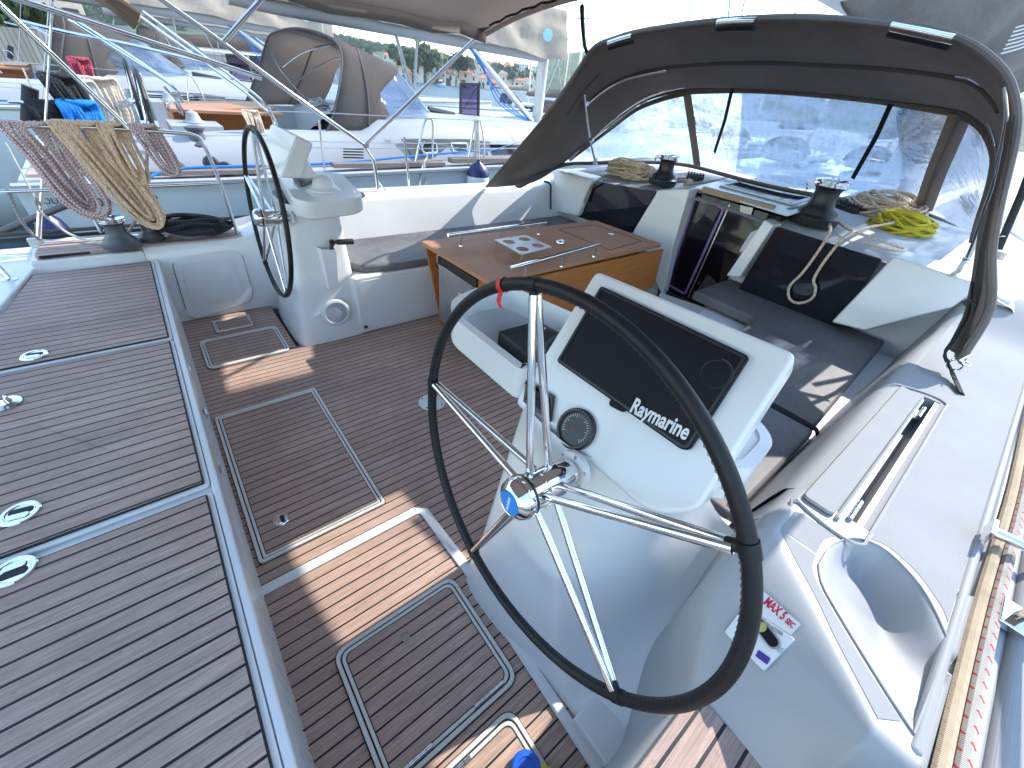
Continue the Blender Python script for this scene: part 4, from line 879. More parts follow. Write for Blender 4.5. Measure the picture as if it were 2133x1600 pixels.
# hanging coils on the pushpit rail
def hang_coil(name,top,width,length,n,rad,mat,label,lean=(0,0,0),seed=1,ax=(0,1,0),spread=.03,wrap=True):
    rnd=random.Random(seed); top=V(top); ax=V(ax).normalized(); out=V((1,0,0)); m=MB(); pts=[]
    for k in range(n):
        q=(k+.6)/n; wt=width*.5*q+rnd.uniform(-.006,.006); wb=width*.46*q+rnd.uniform(-.01,.01); l=length*(.80+.20*q)*rnd.uniform(.94,1.03); d=rnd.uniform(-.6,1.6)*spread; sh=rnd.uniform(-.012,.012)
        def p(a,b,c_): return top+ax*a+out*b+V((0,0,c_))+V(lean)*max(0,-c_)
        pts+=[p(-wt,.0,rad*2.2),p(-wt-.004,rad*1.8+.01,-.02),p(-wt*.95+sh,d+.012,-l*.33),p(-wb*1.05+sh,d*1.2+.01,-l*.70),p(-wb*.72+sh,d+.01,-l*.92),p(sh,d+.008,-l),p(wb*.72+sh,d+.0,-l*.92),p(wb*1.02+sh,d*.8,-l*.68),p(wt*.97+sh,d*.5,-l*.32),p(wt+.004,-rad*1.6,-.02)]
        pts+=[p(wt*.9,0,rad*2.3),p(wt*.4,rad*2,rad*1.2)]
    m.tube(crv(pts,n*46),rad,8); return obj(name,m,mat,label=label,cat='rope',group='coils and heaps of rope')
RX=-1.95
def rp(px,py): return P(px,py,X=RX)
hang_coil('rope_coil',rp(58,264),.22,.50,10,.0095,m_ropep,'mauve white rope coil hung on the pushpit rail at the far left',lean=(0,.22,0),seed=2)
hang_coil('rope_coil',rp(165,264),.22,.60,11,.0112,m_ropeb,'big thick coil of beige rope with red flecks hanging on the pushpit rail',lean=(0,.30,0),seed=6)
hang_coil('rope_coil',rp(235,264),.12,.34,8,.0095,m_ropeb,'short loose loops of beige rope next to the thick coil on the pushpit rail',lean=(0,.1,0),seed=9)
hang_coil('rope_coil',rp(300,267),.13,.28,8,.0085,m_ropep,'short mauve white rope coil near the middle post of the pushpit',lean=(0,.25,0),seed=10)
m=MB(); m.tube(crv([rp(304,270),rp(306,330),rp(303,380),rp(290,440),P(268,484,X=-1.98)],60),.009,8); obj('rope_tail',m,m_ropep,label='flecked rope running from the pushpit rail down to the larger port winch',cat='rope')
m=MB(); m.tube(crv([rp(120,268),rp(140,310),rp(168,370),rp(190,430),rp(208,465)],60),.0095,8); obj('rope_tail',m,m_ropeb,label='beige rope slanting down from the thick coil to the teak capping',cat='rope')
m=MB(); m.tube(crv([P(100,250,X=-2.05),P(88,420,X=-2.1),P(75,410,X=-2.1),P(78,435,X=-2.1),P(110,462,X=-2.12),P(150,490,X=-2.12),P(215,508,Z=.59)],60),.008,8); obj('rope_tail',m,m_ropew,label='thin pale line from the backstay fitting to the larger port winch',cat='rope')
m=MB(); m.tube(crv([rp(15,395),rp(40,450),P(60,480,X=-2.05),P(82,500,X=-2.1)],30),.009,8); obj('rope_tail',m,m_ropeg,label='grey flecked line at the left edge leading to the backstay foot',cat='rope')
# black mooring rope heap on port deck
heap('rope_heap',P(405,484,Z=.60),.26,.10,.10,8,.016,m_ropek,'heap of thick black mooring rope on the port side deck behind the winches',ang=1.35,seed=21,N=40)
m=MB(); m.tube(crv([P(330,478,Z=.60),P(325,455,Z=.72),P(345,460,Z=.70),P(365,485,Z=.60)],30),.016,8); obj('rope_bight',m,m_ropek,label='black rope bight standing up beside the smaller port winch',cat='rope')
# jacklines along the starboard toe rail
random.seed(5)
def along(xs,z,rad,mat,label,name='control_line'):
    m=MB(); m.tube(crv([(xs+.004*math.sin(i*1.3),.05+i*.3,z) for i in range(16)],200),rad,8); return obj(name,m,mat,label=label,cat='rope',group='lines along the starboard deck edge')
along(2.192,.806,.0125,m_ropet,'weathered tan line along the starboard toe rail'); along(2.219,.806,.0125,m_roper,'white line with red flecks beside the tan one on the starboard deck')
# ================================================================ RIGGING AND RAILS (port quarter)
def tubeobj(name,pts,r,label,cat,mat=m_steel,n=10,group=None,parent=None,smoothn=0):
    m=MB(); m.tube(crv(pts,smoothn) if smoothn else pts,r,n); return obj(name,m,mat,parent,label=label,cat=cat,group=group)
pp=thing('pushpit',rp(210,480),'stainless pushpit rail with two bars hung with rope coils on the port quarter','guard rail')
tubeobj('top_rail',[rp(-60,262),rp(20,263),rp(200,266),rp(380,278),rp(408,284),rp(424,300),rp(460,385),rp(495,489)],.0125,None,None,parent=pp,n=12,smoothn=60)
tubeobj('mid_rail',[rp(-60,402),rp(20,399),rp(200,393),rp(461,382)],.011,None,None,parent=pp,n=10)
tubeobj('post',[rp(108,285),rp(160,390),rp(212,484)],.0125,None,None,parent=pp,n=12)
bt=thing('backstay',P(80,520,Z=.56),'backstay with its bottlescrew and plate at the port stern corner','rigging')
a,b=P(108,25,X=-2.16),P(80,500,X=-2.16); up=(a-b); tubeobj('wire',[b+up*.15,b+up*1.6],.0055,None,None,parent=bt,n=8); tubeobj('bottlescrew',[b,b+up*.05,b+up*.16],.013,None,None,parent=bt,n=12)
m=MB(); c=P(80,512,X=-2.16); m.box(c,(.03,.07,.10)); m.lathe([(.014,-.02),(.014,.02)],c,(1,0,0),16); obj('chainplate',m,m_steelb,bt,bevel=.004)
# passerelle pole
pl=thing('boat_pole',P(0,480,X=-2.4),'dark grey pole slanting up beyond the port toe rail at far left','pole'); tubeobj('shaft',[P(-60,508,X=-2.45),P(185,408,X=-2.45)],.022,None,None,parent=pl,mat=simple('dark_alloy',(.10,.10,.11),.4,.5),n=14); tubeobj('ferrule',[P(170,414,X=-2.45),P(190,406,X=-2.45)],.026,None,None,parent=pl,n=14)
for z_,nm in ((.60,0),(.56,1)):
    tubeobj('port_rub_rail',[(-2.31-.02*nm,-1.0,z_-.0),(-2.31-.02*nm,.35,z_-.0),(-2.31,1.4,z_+.02),(-2.28,3.6,z_+.04)],.013,None,None,mat=m_blackm,parent=yacht,n=8)
# bimini frame tubes
bf=thing('bimini',(-1.98,1.54,.77),'taupe canvas bimini on bent stainless tubes overhead, its forward corner above the table','bimini')
TX=-2.0
def tp(px,py,X=TX): return P(px,py,X=X)
T3=[tp(788,410),tp(785,375),tp(778,335),tp(755,300),tp(600,190),tp(465,90),tp(330,-5)]; q=T3[-1]-T3[-2]; T3.append(T3[-1]+q*1.0)
tubeobj('frame_tube',T3,.0155,None,None,parent=bf,n=12)
m=MB(); m.tube(crv([tp(785,375),tp(796,388),tp(812,408)],12),.008,8); obj('tube_brace',m,m_steel,bf)
tubeobj('frame_tube',[tp(760,303),tp(1003,68,-1.93)],.015,None,None,parent=bf,n=12)
c=tp(762,303); m=MB(); m.cyl(c-V((.02,0,0)),c+V((.02,0,0)),.02,14); obj('tube_joint',m,m_steel,bf)
a=tp(545,163); b=tp(30,-4); tubeobj('frame_tube',[a,b,b+(b-a)*.5],.015,None,None,parent=bf,n=12)
a=tp(464,90); b=tp(548,-6); tubeobj('frame_tube',[a,b,b+(b-a)*.6],.015,None,None,parent=bf,n=12)
a=rp(268,268); b=P(0,10,X=-1.98); tubeobj('frame_tube',[a,b,b+(b-a)*.6],.015,None,None,parent=bf,n=12)
a=tp(550,160); b=tp(70,60); 
# bimini canvas: arched roof with drooped forward corner
rows=[]
for i in range(15):
    y=2.60-i*.26; r=[]
    for k in range(25):
        u=-1+2*k/24; x=1.90*u; z=2.035+.225*(1-abs(u)**2.6)+(.035*math.sin(i*1.35)**2)
        yy=y+(.05*(1-u*u) if i==0 else 0)
        r.append((x,yy,z))
    rows.append(r)
m=MB(); m.grid(rows); obj('canvas_roof',m,m_canvas,bf,solid=.004,smooth=80)
m=MB(); r=rows[0]; m.tube([V(p)-V((0,.0,.012)) for p in r],.016,8); obj('forward_bow_sleeve',m,m_canvas,bf)
m=MB(); zig=[V(p)+V((0,-.12,-.03+.006*math.sin(i*2.2))) for i,p in enumerate(crv(rows[0],60))][3:-3]; m.tube(zig,.008,6); obj('bolt_rope',m,m_strap,bf)
m=MB(); edge=[rows[i][0] for i in range(15)]; m.grid([[V(p)+V((-.0,0,.01)) for p in edge],[V(p)+V((-.02,0,-.075)) for p in edge]]); obj('valance',m,m_canvas,bf,solid=.003); m=MB(); edge=[rows[i][-1] for i in range(15)]; m.grid([[V(p)+V((.0,0,.01)) for p in edge],[V(p)+V((.02,0,-.075)) for p in edge]]); obj('valance',m,m_canvas,bf,solid=.003)
# drooping corner gusset seen from below
c0=P(1003,66,X=-1.93); m=MB(); m.grid([[c0,c0+V((.03,.0,.01))],[V((-1.90,2.50,2.045)),V((-1.80,2.56,2.06))]]); obj('corner_gusset',m,m_canvas,bf,solid=.004)
# rolled-up canvas on the rail
rc=P(190,8,X=-1.97); m=MB(); m.grid([[P(170,-12,X=-1.98),P(232,-14,X=-1.98)],[P(228,20,X=-1.98),P(262,-2,X=-1.98)],[P(280,62,X=-1.98),P(294,38,X=-1.98)]]); obj('rolled_side_screen',m,m_beige,label='tan canvas screen rolled on the rail at the top left',cat='canvas',solid=.02)
m=MB(); m.tube([P(225,-8,X=-1.96),P(290,36,X=-1.96)],.030,10); obj('canvas_roll',m,m_canvas,label='taupe canvas roll along the tube at the top left',cat='canvas')
# hook line hanging from bimini forward edge
m=MB(); m.tube(crv([P(1212,14,Y=2.5),P(1214,60,Y=2.7),P(1218,95,Y=3.0),P(1224,112,Y=3.1)],20),.014,8); obj('tension_strap',m,m_strap,label='dark strap joining the bimini to the sprayhood at the port side',cat='strap')
# ================================================================ SPRAYHOOD
sh=thing('sprayhood',(0,3.6,1.0),'taupe canvas sprayhood with clear vinyl windows and stainless bows over the companionway','sprayhood')
def py(l): return [P(a,b,Y=c) for a,b,c in l]
A=py([(1012,390,2.66),(1080,308,2.80),(1150,224,2.95),(1205,145,3.05),(1219,122,3.08),(1240,97,3.10),(1275,82,3.10),(1330,66,3.1),(1420,52,3.1),(1500,43,3.1),(1580,38,3.1),(1660,36,3.1),(1750,40,3.1),(1850,51,3.1),(1950,66,3.1),(2010,86,3.1),(2060,118,3.1),(2098,160,3.1),(2116,215,3.08),(2118,270,3.05),(2104,340,3.0),(2084,420,2.92),(2066,520,2.85),(2066,600,2.8),(2058,655,2.72),(2000,750,2.67)])
B=py([(1030,390,2.68),(1090,352,3.0),(1150,310,3.25),(1200,250,3.45),(1222,214,3.52),(1262,180,3.62),(1312,156,3.7),(1390,138,3.75),(1500,129,3.78),(1600,127,3.78),(1700,131,3.78),(1850,139,3.78),(1985,156,3.75),(2035,172,3.7),(2072,205,3.62),(2092,250,3.5),(2094,310,3.4),(2080,380,3.3),(2060,450,3.2),(2044,540,3.1),(2036,620,2.95),(2020,690,2.8),(1994,748,2.69)])
E_=py([(1040,389,2.70),(1110,380,3.1),(1160,350,3.6),(1200,318,3.9),(1240,287,4.1),(1285,248,4.25),(1335,214,4.36),(1385,196,4.42),(1437,186,4.45),(1520,186,4.46),(1620,190,4.47),(1740,199,4.47),(1860,212,4.47),(1990,230,4.42),(2035,250,4.25),(2062,280,4.05),(2074,325,3.85),(2066,385,3.65),(2048,440,3.5),(2036,500,3.3),(2024,580,3.1),(2004,670,2.85),(1988,744,2.72)])
NA=90
Ac,Bc,Ec=crv(A,NA),crv(B,NA),crv(E_,NA)
rows=[Ac]
def blend(a,b,t,sag=.0): 
    r=[]
    for i,(p,q) in enumerate(zip(a,b)):
        m_=p.lerp(q,t); s=math.sin(math.pi*t)*sag; inn=V((-m_.x*.35,0,-.8)); r.append(m_+inn.normalized()*s*math.sin(math.pi*i/(len(a)-1)))
    return r
rows+=[blend(Ac,Bc,k/4,.035) for k in (1,2,3)]+[Bc]+[blend(Bc,Ec,k/4,.03) for k in (1,2,3)]+[Ec]
m=MB(); m.grid(rows); obj('canvas',m,m_canvash,sh,solid=.004,smooth=80)
# folded rim sleeve and seams
m=MB(); m.tube(Ac[14:],.017,8); m.tube(Ac[:15],.008,6); obj('rim_sleeve',m,m_canvash,sh)
m=MB(); m.tube([p+V((0,.1,-.02)) for p in blend(Ac,Bc,.30)][16:74],.006,6); m.tube([p-V((0,0,.008)) for p in Bc][20:68],.017,8); m.tube([p-V((0,0,.012)) for p in blend(Bc,Ec,.93)][24:68],.015,8); obj('bow_sleeves',m,m_canvasd,sh)
m=MB(); m.tube(crv(py([(1268,118,3.3),(1300,135,3.5),(1335,140,3.65)]),14),.003,5); m.tube(crv(py([(1218,140,3.2),(1245,152,3.45),(1278,165,3.6)]),14),.004,5); obj('seam_lines',m,m_strap,sh)
# stainless bows that show
tubeobj('hoop_tube',crv(py([(1240,338,4.0),(1228,285,3.75),(1219,222,3.45),(1214,172,3.25),(1213,135,3.1)]),24),.0125,None,None,parent=sh,n=12)
tubeobj('hoop_tube',crv(py([(1996,566,3.55),(2018,532,3.45),(2036,490,3.38),(2056,430,3.3),(2074,380,3.2),(2084,330,3.15),(2100,250,3.1),(2098,180,3.1)]),30),.0135,None,None,parent=sh,n=12)
tubeobj('hoop_tube',crv([p-V((0,.0,.02)) for p in py([(1222,214,3.5),(1262,182,3.62),(1312,157,3.7),(1390,140,3.75)])],24),.0115,None,None,parent=sh,n=12)
tubeobj('hoop_tube',crv(py([(1231,292,3.8),(1262,262,3.95),(1300,232,4.1),(1340,207,4.2),(1385,190,4.28),(1440,178,4.35)]),24),.0115,None,None,parent=sh,n=12)
tubeobj('hoop_tube',crv(py([(1990,213,4.2),(2025,222,4.1),(2052,242,3.95),(2070,272,3.75),(2078,305,3.6)]),24),.0115,None,None,parent=sh,n=12)
tubeobj('hoop_tube',crv(py([(1994,157,3.65),(2020,162,3.6),(2060,182,3.5)]),12),.0115,None,None,parent=sh,n=12)
for l in (((1267,86),(1290,78),(1316,71)),((1494,43),(1530,40),(1573,39)),((1856,49),(1920,62),(1986,76))):
    q=py([(a,b+4,3.02) for a,b in l]); m=MB(); m.tube(q,.016,10); g=obj('grab_rail',m,m_chrome,sh); m=MB(); q2=[p+V((0,.02,-.030)) for p in q]; m.tube(q2,.02,8,flat=.6); obj('grab_sleeve_opening',m,m_strap,g)
m=MB()
for (x,y,Y) in ((1233,291,3.76),(1221,216,3.46)): c=P(x,y,Y=Y); m.lathe([(.02,-.02),(.02,.02)],c,(1,0,0),12)
obj('tube_joints',m,m_steel,sh)
c=P(1240,340,Y=4.0); m=MB(); m.lathe([(.03,-.01),(.025,.0),(.016,.01),(.016,.05)],c,(0,0,1),16); obj('hoop_foot',m,m_white,sh)
m=MB(); q=py([(2012,540,3.45),(1998,562,3.55),(1985,572,3.58)]); m.tube(q,.016,10); obj('hoop_foot',m,m_chrome,sh)
# windows
Dl=[P(a,b,Z=z) for a,b,z in ((1080,388,.93),(1168,345,1.02),(1240,340,1.06),(1320,338,1.10),(1390,340,1.13),(1448,348,1.15),(1560,378,1.15),(1660,400,1.15),(1780,420,1.13),(1915,443,1.10),(1955,458,1.08),(2000,482,1.05),(2034,508,1.02),(2034,600,.93))]
def paneloft(top,bot,name,n=16,par=None):
    t_=crv(top,n); b_=crv(bot,n); rws=[]
    for k in range(9):
        t=k/8; rws.append([p.lerp(q,t)+V((0,.03,.012))*math.sin(math.pi*t) for p,q in zip(t_,b_)])
    m=MB(); m.grid(rws); return obj(name,m,m_vinyl,sh,smooth=80),rws
p1,_=paneloft(py([(1188,331,3.85),(1225,300,4.03),(1275,262,4.25),(1325,225,4.36),(1380,204,4.42),(1424,193,4.44)]),[P(a,b,Z=z) for a,b,z in ((1190,334,1.03),(1240,330,1.08),(1290,328,1.10),(1340,328,1.12),(1400,332,1.14),(1443,338,1.155))],'window_pane')
p2,_=paneloft(py([(1436,190,4.45),(1560,188,4.46),(1700,196,4.47),(1850,212,4.47),(1990,235,4.42)]),[P(a,b,Z=z) for a,b,z in ((1458,340,1.16),(1560,366,1.16),(1680,390,1.155),(1790,408,1.14),(1914,430,1.11))],'window_pane')
p3,_=paneloft(py([(2012,242,4.38),(2040,258,4.2),(2062,285,4.0),(2074,320,3.86),(2072,355,3.75),(2062,400,3.6)]),[P(a,b,Z=z) for a,b,z in ((1936,438,1.10),(1955,447,1.09),(1975,457,1.08),(1998,468,1.07),(2015,478,1.05),(2030,492,1.03))],'window_pane')
def strip(pts,w_,name,mat,flat=.25,n=24,up=(0,-1,.3)):
    m=MB(); m.tube(crv(pts,n),w_/2,8,flat=flat,upv=up); return obj(name,m,mat,sh)
strip(py([(1430,188,4.43),(1438,245,4.6),(1446,300,4.8),(1452,345,4.98)]),.085,'window_mullion',m_canvash)
strip(py([(2002,236,4.36),(1975,300,4.5),(1948,365,4.7),(1922,438,5.0)]),.125,'window_mullion',m_canvash)
strip(py([(2000,240,4.33),(1973,303,4.47),(1946,368,4.67),(1921,436,4.97)]),.020,'mullion_zip',m_canvasd)
strip([p+V((0,0,.0)) for p in Dl],.075,'base_strip',m_canvasd,flat=.5,n=70,up=(0,0,1))
strip(py([(1186,334,3.84),(1226,303,4.02),(1276,265,4.24),(1326,228,4.35),(1381,206,4.41),(1430,194,4.43)]),.05,'window_border',m_canvash)
strip(py([(1434,191,4.43),(1560,188,4.44),(1700,196,4.45),(1850,212,4.45),(1995,236,4.40)]),.05,'window_border',m_canvash,n=30)
strip(py([(2010,240,4.36),(2042,258,4.18),(2064,285,3.98),(2077,322,3.84),(2074,362,3.72),(2062,410,3.58),(2046,460,3.48),(2034,505,3.4)]),.06,'window_border',m_canvash)
for l in ([(1527,176,4.38),(1510,250,4.55),(1488,318,4.8)],[(1866,194,4.38),(1825,285,4.6),(1776,372,4.9)]):
    m=MB(); m.tube(py(l),.021,6,flat=.2,upv=(0,-1,.3)); obj('window_strap',m,m_strap,sh)
# starboard wing with zip flap, straps and rings hanging down
m=MB(); q0=crv(py([(2116,240,3.0),(2104,330,2.95),(2084,420,2.9),(2062,520,2.85),(2052,600,2.8),(2030,690,2.72),(2002,755,2.66)]),16); q1=crv(py([(2100,240,3.1),(2086,330,3.05),(2062,430,3.0),(2040,530,2.95),(2028,600,2.9),(2005,660,2.8),(1972,725,2.7)]),16)
m.grid([q0,[a.lerp(b,.5)+V((0,.03,0)) for a,b in zip(q0,q1)],q1]); obj('side_flap',m,m_canvasd,sh,solid=.004)
m=MB(); q0=crv(py([(2060,520,2.86),(2066,600,2.80),(2066,640,2.74),(2040,680,2.7),(2010,720,2.66)]),12); q1=crv(py([(2052,520,2.86),(2046,600,2.8),(2036,640,2.74),(2018,690,2.7),(2005,730,2.66)]),12); m.grid([q0,q1]); obj('side_flap_outer',m,m_canvash,sh,solid=.004)
m=MB(); q0=crv(py([(2026,590,2.86),(2018,650,2.76),(1992,700,2.68),(1968,735,2.62),(1975,755,2.6)]),16); m.tube(q0,.022,6,flat=.2,upv=(1,-.4,0)); m.tube(crv([P(1975,755,Y=2.6),P(1985,780,Z=.83),P(2003,820,Z=.806)],10),.020,6,flat=.2,upv=(.5,0,1)); obj('hold_down_strap',m,m_strap,sh)
m=MB(); c=P(1990,760,Z=.86); m.tube([c+V((.026*math.cos(a),0,.026*math.sin(a))) for a in [2*math.pi*k/20 for k in range(20)]],.005,8,closed=True); m.tube([c+V((.02*math.cos(a)+.02,.02*math.sin(a),.02)) for a in [2*math.pi*k/20 for k in range(20)]],.005,8,closed=True); m.tube([c+V((0,0,.02)),c+V((.02,.01,.07))],.004,6); obj('snap_hooks',m,m_chrome,sh)
m=MB(); m.box(P(2018,632,Y=2.78),(.045,.01,.03),Matrix.Rotation(.5,3,'Y')); obj('strap_buckle',m,m_black,sh)
# port wing foot
m=MB(); c=P(1012,390,Y=2.64); m.tube([c+V((0,.02*math.cos(a),.02*math.sin(a)-.01)) for a in [2*math.pi*k/16 for k in range(16)]],.004,6,closed=True); obj('snap_hooks',m,m_chrome,sh)
m=MB(); m.tube(crv([P(1133,378,X=-1.82),P(1146,384,X=-1.80),P(1147,405,X=-1.80),P(1147,436,X=-1.72)],20),.010,8); obj('drain_cord',m,m_strap,sh)
# ================================================================ BOOM AND SAIL BAG OVERHEAD
bo=thing('boom',(0,6.2,2.4),'white boom above the sprayhood carrying the grey sail bag at the top right','boom')
m=MB(); m.box2((-.11,2.6,2.42),(.10,9.0,2.72)); obj('spar',m,m_gel,bo,bevel=.04,bseg=4)
m=MB(); m.lathe([(.13,0),(.13,12)],(0,9.1,.9),(0,0,1),24); obj('mast',m,m_gel,bo)
rnd=random.Random(3)
rows=[]
for i in range(60):
    y=4.3+i*.085; k=sst(4.3,5.5,y); w_=.10+.88*k; b=2.43-.27*k; r=[]
    for j in range(40):
        a=2*math.pi*j/40; x=.02+w_*.5+w_*.5*math.cos(a); z=b+.62+.62*math.sin(a)
        nz=noise.noise(V((x*1.2,y*.9+z*1.1,j*.12)))*.15+.030*math.sin(9*z+6*y+4*noise.noise(V((y,z,0))))
        r.append((x+nz*math.cos(a),y,z+nz*math.sin(a)))
    rows.append(r)
m=MB(); m.grid(rows,closeu=True); m.poly(rows[0]); obj('sail_bag',m,m_bag,bo,smooth=80)
rows=[[(.2+.58*math.cos(a)*k,y,3.15+.42*math.sin(a)*k+.05*math.sin(5*a+y*3)) for a in [2*math.pi*j/30 for j in range(30)]] for y,k in ((2.9,.02),(3.0,.7),(3.6,1),(5,1),(7,1),(9,1))]  # stack added out of view, shaped to keep sun off the middle of the sole
m=MB(); m.grid(rows,closeu=True); obj('unseen_sail_stack',m,m_bag,bo,smooth=80)
m=MB()
for i in range(7):
    q=P(2085+i*5,112-i*9,Y=5.3); m.tube(crv([q,q+V((.10,.05,.05)),q+V((.16,.1,.14))],8),.006,5)
obj('bag_lettering',m,m_lit,bo)
# starboard lifelines fitting, stanchions
def stanchion(name,c,lean,label):
    t=thing(name,c,label,'stanchion','stanchions along the starboard deck'); c=V(c); m=MB(); m.box(c+V((0,0,.012)),(.07,.09,.024)); m.cyl(c,c+V((0,0,.06))+V(lean)*.08,.019,14); obj('base',m,m_chrome,t,bevel=.005)
    m=MB(); m.cyl(c+V((0,0,.04)),c+V((0,0,.04))+V(lean),.0125,14); obj('tube',m,m_steel,t); return t
stanchion('stanchion',P(2112,1300,Z=.80),(.10,.0,.62),'chrome stanchion base on the white side deck at the right edge, casting a long shadow')
c=P(2062,1105,Z=.84); t=thing('rail_fitting',c,'chrome T shaped rail fitting with rod at the right edge beside the flecked rope','deck fitting')
m=MB(); m.box(c,(.012,.075,.04)); m.tube([c,c+V((.10,.0,.015)),c+V((.17,0,.02))],[.016,.013,.011],14); obj('bracket',m,m_chrome,t,bevel=.002); m=MB(); m.cyl(c+V((.17,0,.02)),c+V((.34,.01,.04)),.018,14); obj('rod_end',m,m_black,t)
# cap shroud foot at right edge
t=thing('shroud',P(2075,500,X=2.35),'black covered shroud with its steel foot on the starboard side deck','rigging')
a,b=P(2122,420,X=2.5),P(2082,500,X=2.42); tubeobj('wire_cover',[P(2079,520,Y=4.0),P(2128,405,Y=4.0),P(2160,320,Y=4.0)],.019,None,None,parent=t,mat=m_blackm,n=10); m=MB(); c=P(2074,530,Y=4.0); m.box(c,(.09,.04,.05)); m.tube([c+V((-.03,0,0)),c+V((.02,0,-.06)),c+V((.05,0,-.08))],.01,8); obj('shackle',m,m_chrome,t,bevel=.005)
m=MB(); m.tube(crv([P(2070,500,Y=4.02),P(2085,492,Y=3.95),P(2105,498,Y=4.05),P(2100,512,Y=4.0)],16),.003,6); obj('split_ring',m,m_steel,t)
# blue lid and yellow cloth peeping in at the bottom edge
c=P(1095,1606,Z=.02); t=thing('blue_bucket_lid',c,'round blue lid at the bottom edge of the photo','lid'); m=MB(); m.lathe([(.045,0),(.048,.004),(.048,.014),(.042,.020),(.030,.021),(.028,.018),(.0,.018)],c,(0,0,1),32); obj('lid',m,simple('blue_plastic',(.02,.12,.62),.35),t)
m=MB(); q=[P(1118,1586,Z=.03),P(1150,1600,Z=.03),P(1165,1640,Z=.03),P(1110,1640,Z=.03)]; m.prism(q,(0,0,.006)); obj('yellow_cloth',m,simple('yellow_cloth',(.68,.58,.05),.8),label='corner of a yellow cloth beside the blue lid at the bottom edge',cat='cloth',bevel=.002)
# companionway doors
dt=thing('companionway_door',(.1,YB,.0),'pair of smoked acrylic companionway doors with vent slots, lock and hinges','door')
fr=[P(1447,400,Y=YB+.05),P(1604,442,Y=YB+.05),P(1500,600,Y=YB+.05),P(1390,560,Y=YB+.05)]
A4=[P(1442,398,Y=3.83),P(1602,445,Y=3.83),P(1478,640,Y=3.70),P(1378,604,Y=3.70)]
m=MB(); m.prism(A4,(0,.014,0)); obj('door_leaf',m,m_smoke,dt,bevel=.002)
def dq(u,v,o=-.006): return A4[0].lerp(A4[1],u).lerp(A4[3].lerp(A4[2],u),v)+V((0,o,0))
m_viol=simple('violet_reflex_edge',(.20,.13,.30),.15)
m=MB(); q=rpoly([dq(.06,.03),dq(.5,.06),dq(.5,.97),dq(.06,.93)],.04); m.ring(q,inset(q,.022),(0,.004,0)); obj('pane_edge',m,m_viol,dt)
m=MB(); m.tube([dq(.535,.02,-.004),dq(.56,.98,-.004)],.006,6); obj('meeting_strip',m,m_steelb,dt)
m=MB()
for i in range(7):
    for j in range(3): a=P(1454+6*i,437+7*j+1.5*i,Y=3.815); m.tube([a,a+V((-.014,0,-.022))],.0035,5)
obj('vent_slots',m,m_white,dt)
m=MB(); q=[dq(.27,.05),dq(.46,.08),dq(.44,.20),dq(.30,.17)]; m.prism(q,(0,-.02,0)); obj('lock_box',m,m_black,dt,bevel=.003)
m=MB(); q=[P(1543,427,Y=3.81),P(1570,433,Y=3.81),P(1565,448,Y=3.81),P(1541,443,Y=3.81)]; m.prism(q,(0,-.008,0)); obj('lock_plate',m,m_steelb,dt,bevel=.002)
for u,v in ((.03,.2),(.03,.9),(.62,.96),(.63,.8)):
    m=MB(); c=dq(u,v); m.box(c,(.025,.01,.035)); obj('door_hinge',m,m_black,dt,bevel=.002)
m=MB(); m.prism([dq(.70,.68),dq(.98,.76),dq(.95,.95),dq(.66,.88)],(0,-.01,0)); obj('lower_plate',m,m_black,dt,bevel=.002)
m=MB(); m.tube([dq(-.03,-.02,-.01),dq(-.03,1.0,-.01)],.018,6); m.tube([dq(-.03,1.0,-.01),dq(1,1.03,-.01)],.018,6); obj('door_frame',m,m_blackm,dt)
# ================================================================ NEIGHBOURING YACHTS
X1=-5.4
def nbx(px,py,X): return P(px,py,X=X)
nb=thing('moored_yacht',(X1,3,-.9),'white yacht moored alongside to port with taupe sprayhood and tan boom cover','yacht','yachts moored in the marina')
rows=[]
for i in range(22):
    t=i/21; y=-.85+t*14.6; wd=2.32*(1-max(0,(y-4)/9.8)**2.1) if y<13.7 else .02; wd=max(wd,.02)
    if y<0: wd=2.28+.02*y
    zt=.70+.02*max(0,y)
    rows.append([(X1+s*wd*a,y+(1-t)*b,z) for s,a,z,b in ((1,1,zt,0),(1,1.005,zt-.10,0),(1,.985,.25,0),(1,.93,-.35,0),(1,.80,-.95,.0),(1,.3,-1.3,0),(-1,.3,-1.3,0),(-1,.8,-.95,0),(-1,.93,-.35,0),(-1,.985,.25,0),(-1,1.005,zt-.10,0),(-1,1,zt,0))])
m_hull=simple('pale_hull_gelcoat',(.60,.66,.68),.18,var=.03,vs=1,coat=.5)
m=MB(); m.grid(rows); m.poly(rows[0]); obj('hull',m,m_hull,nb,smooth=50)
rows2=[[r[0],lerp(V(r[0]),V(r[-1]),.5)+V((0,0,.06)),r[-1]] for r in rows]
m=MB(); m.grid(rows2); obj('deck',m,m_geln_sun,nb)
m=MB(); 
for s in (0,-1): m.tube([V(r[s])+V((.03 if s==0 else -.03,0,.02)) for r in rows],.035,6,flat=.8)
obj('toe_rail',m,m_geln_sun,nb)
m=MB()
for a,b in ((1.6,3.0),(3.1,5.0),(-.2,.9)): m.box2((X1+2.02,a,.745+.02*a),(X1+2.14,b,.765+.02*b))
obj('teak_strip',m,simple('weathered_strip',(.24,.19,.17),.7),nb,bevel=.006)
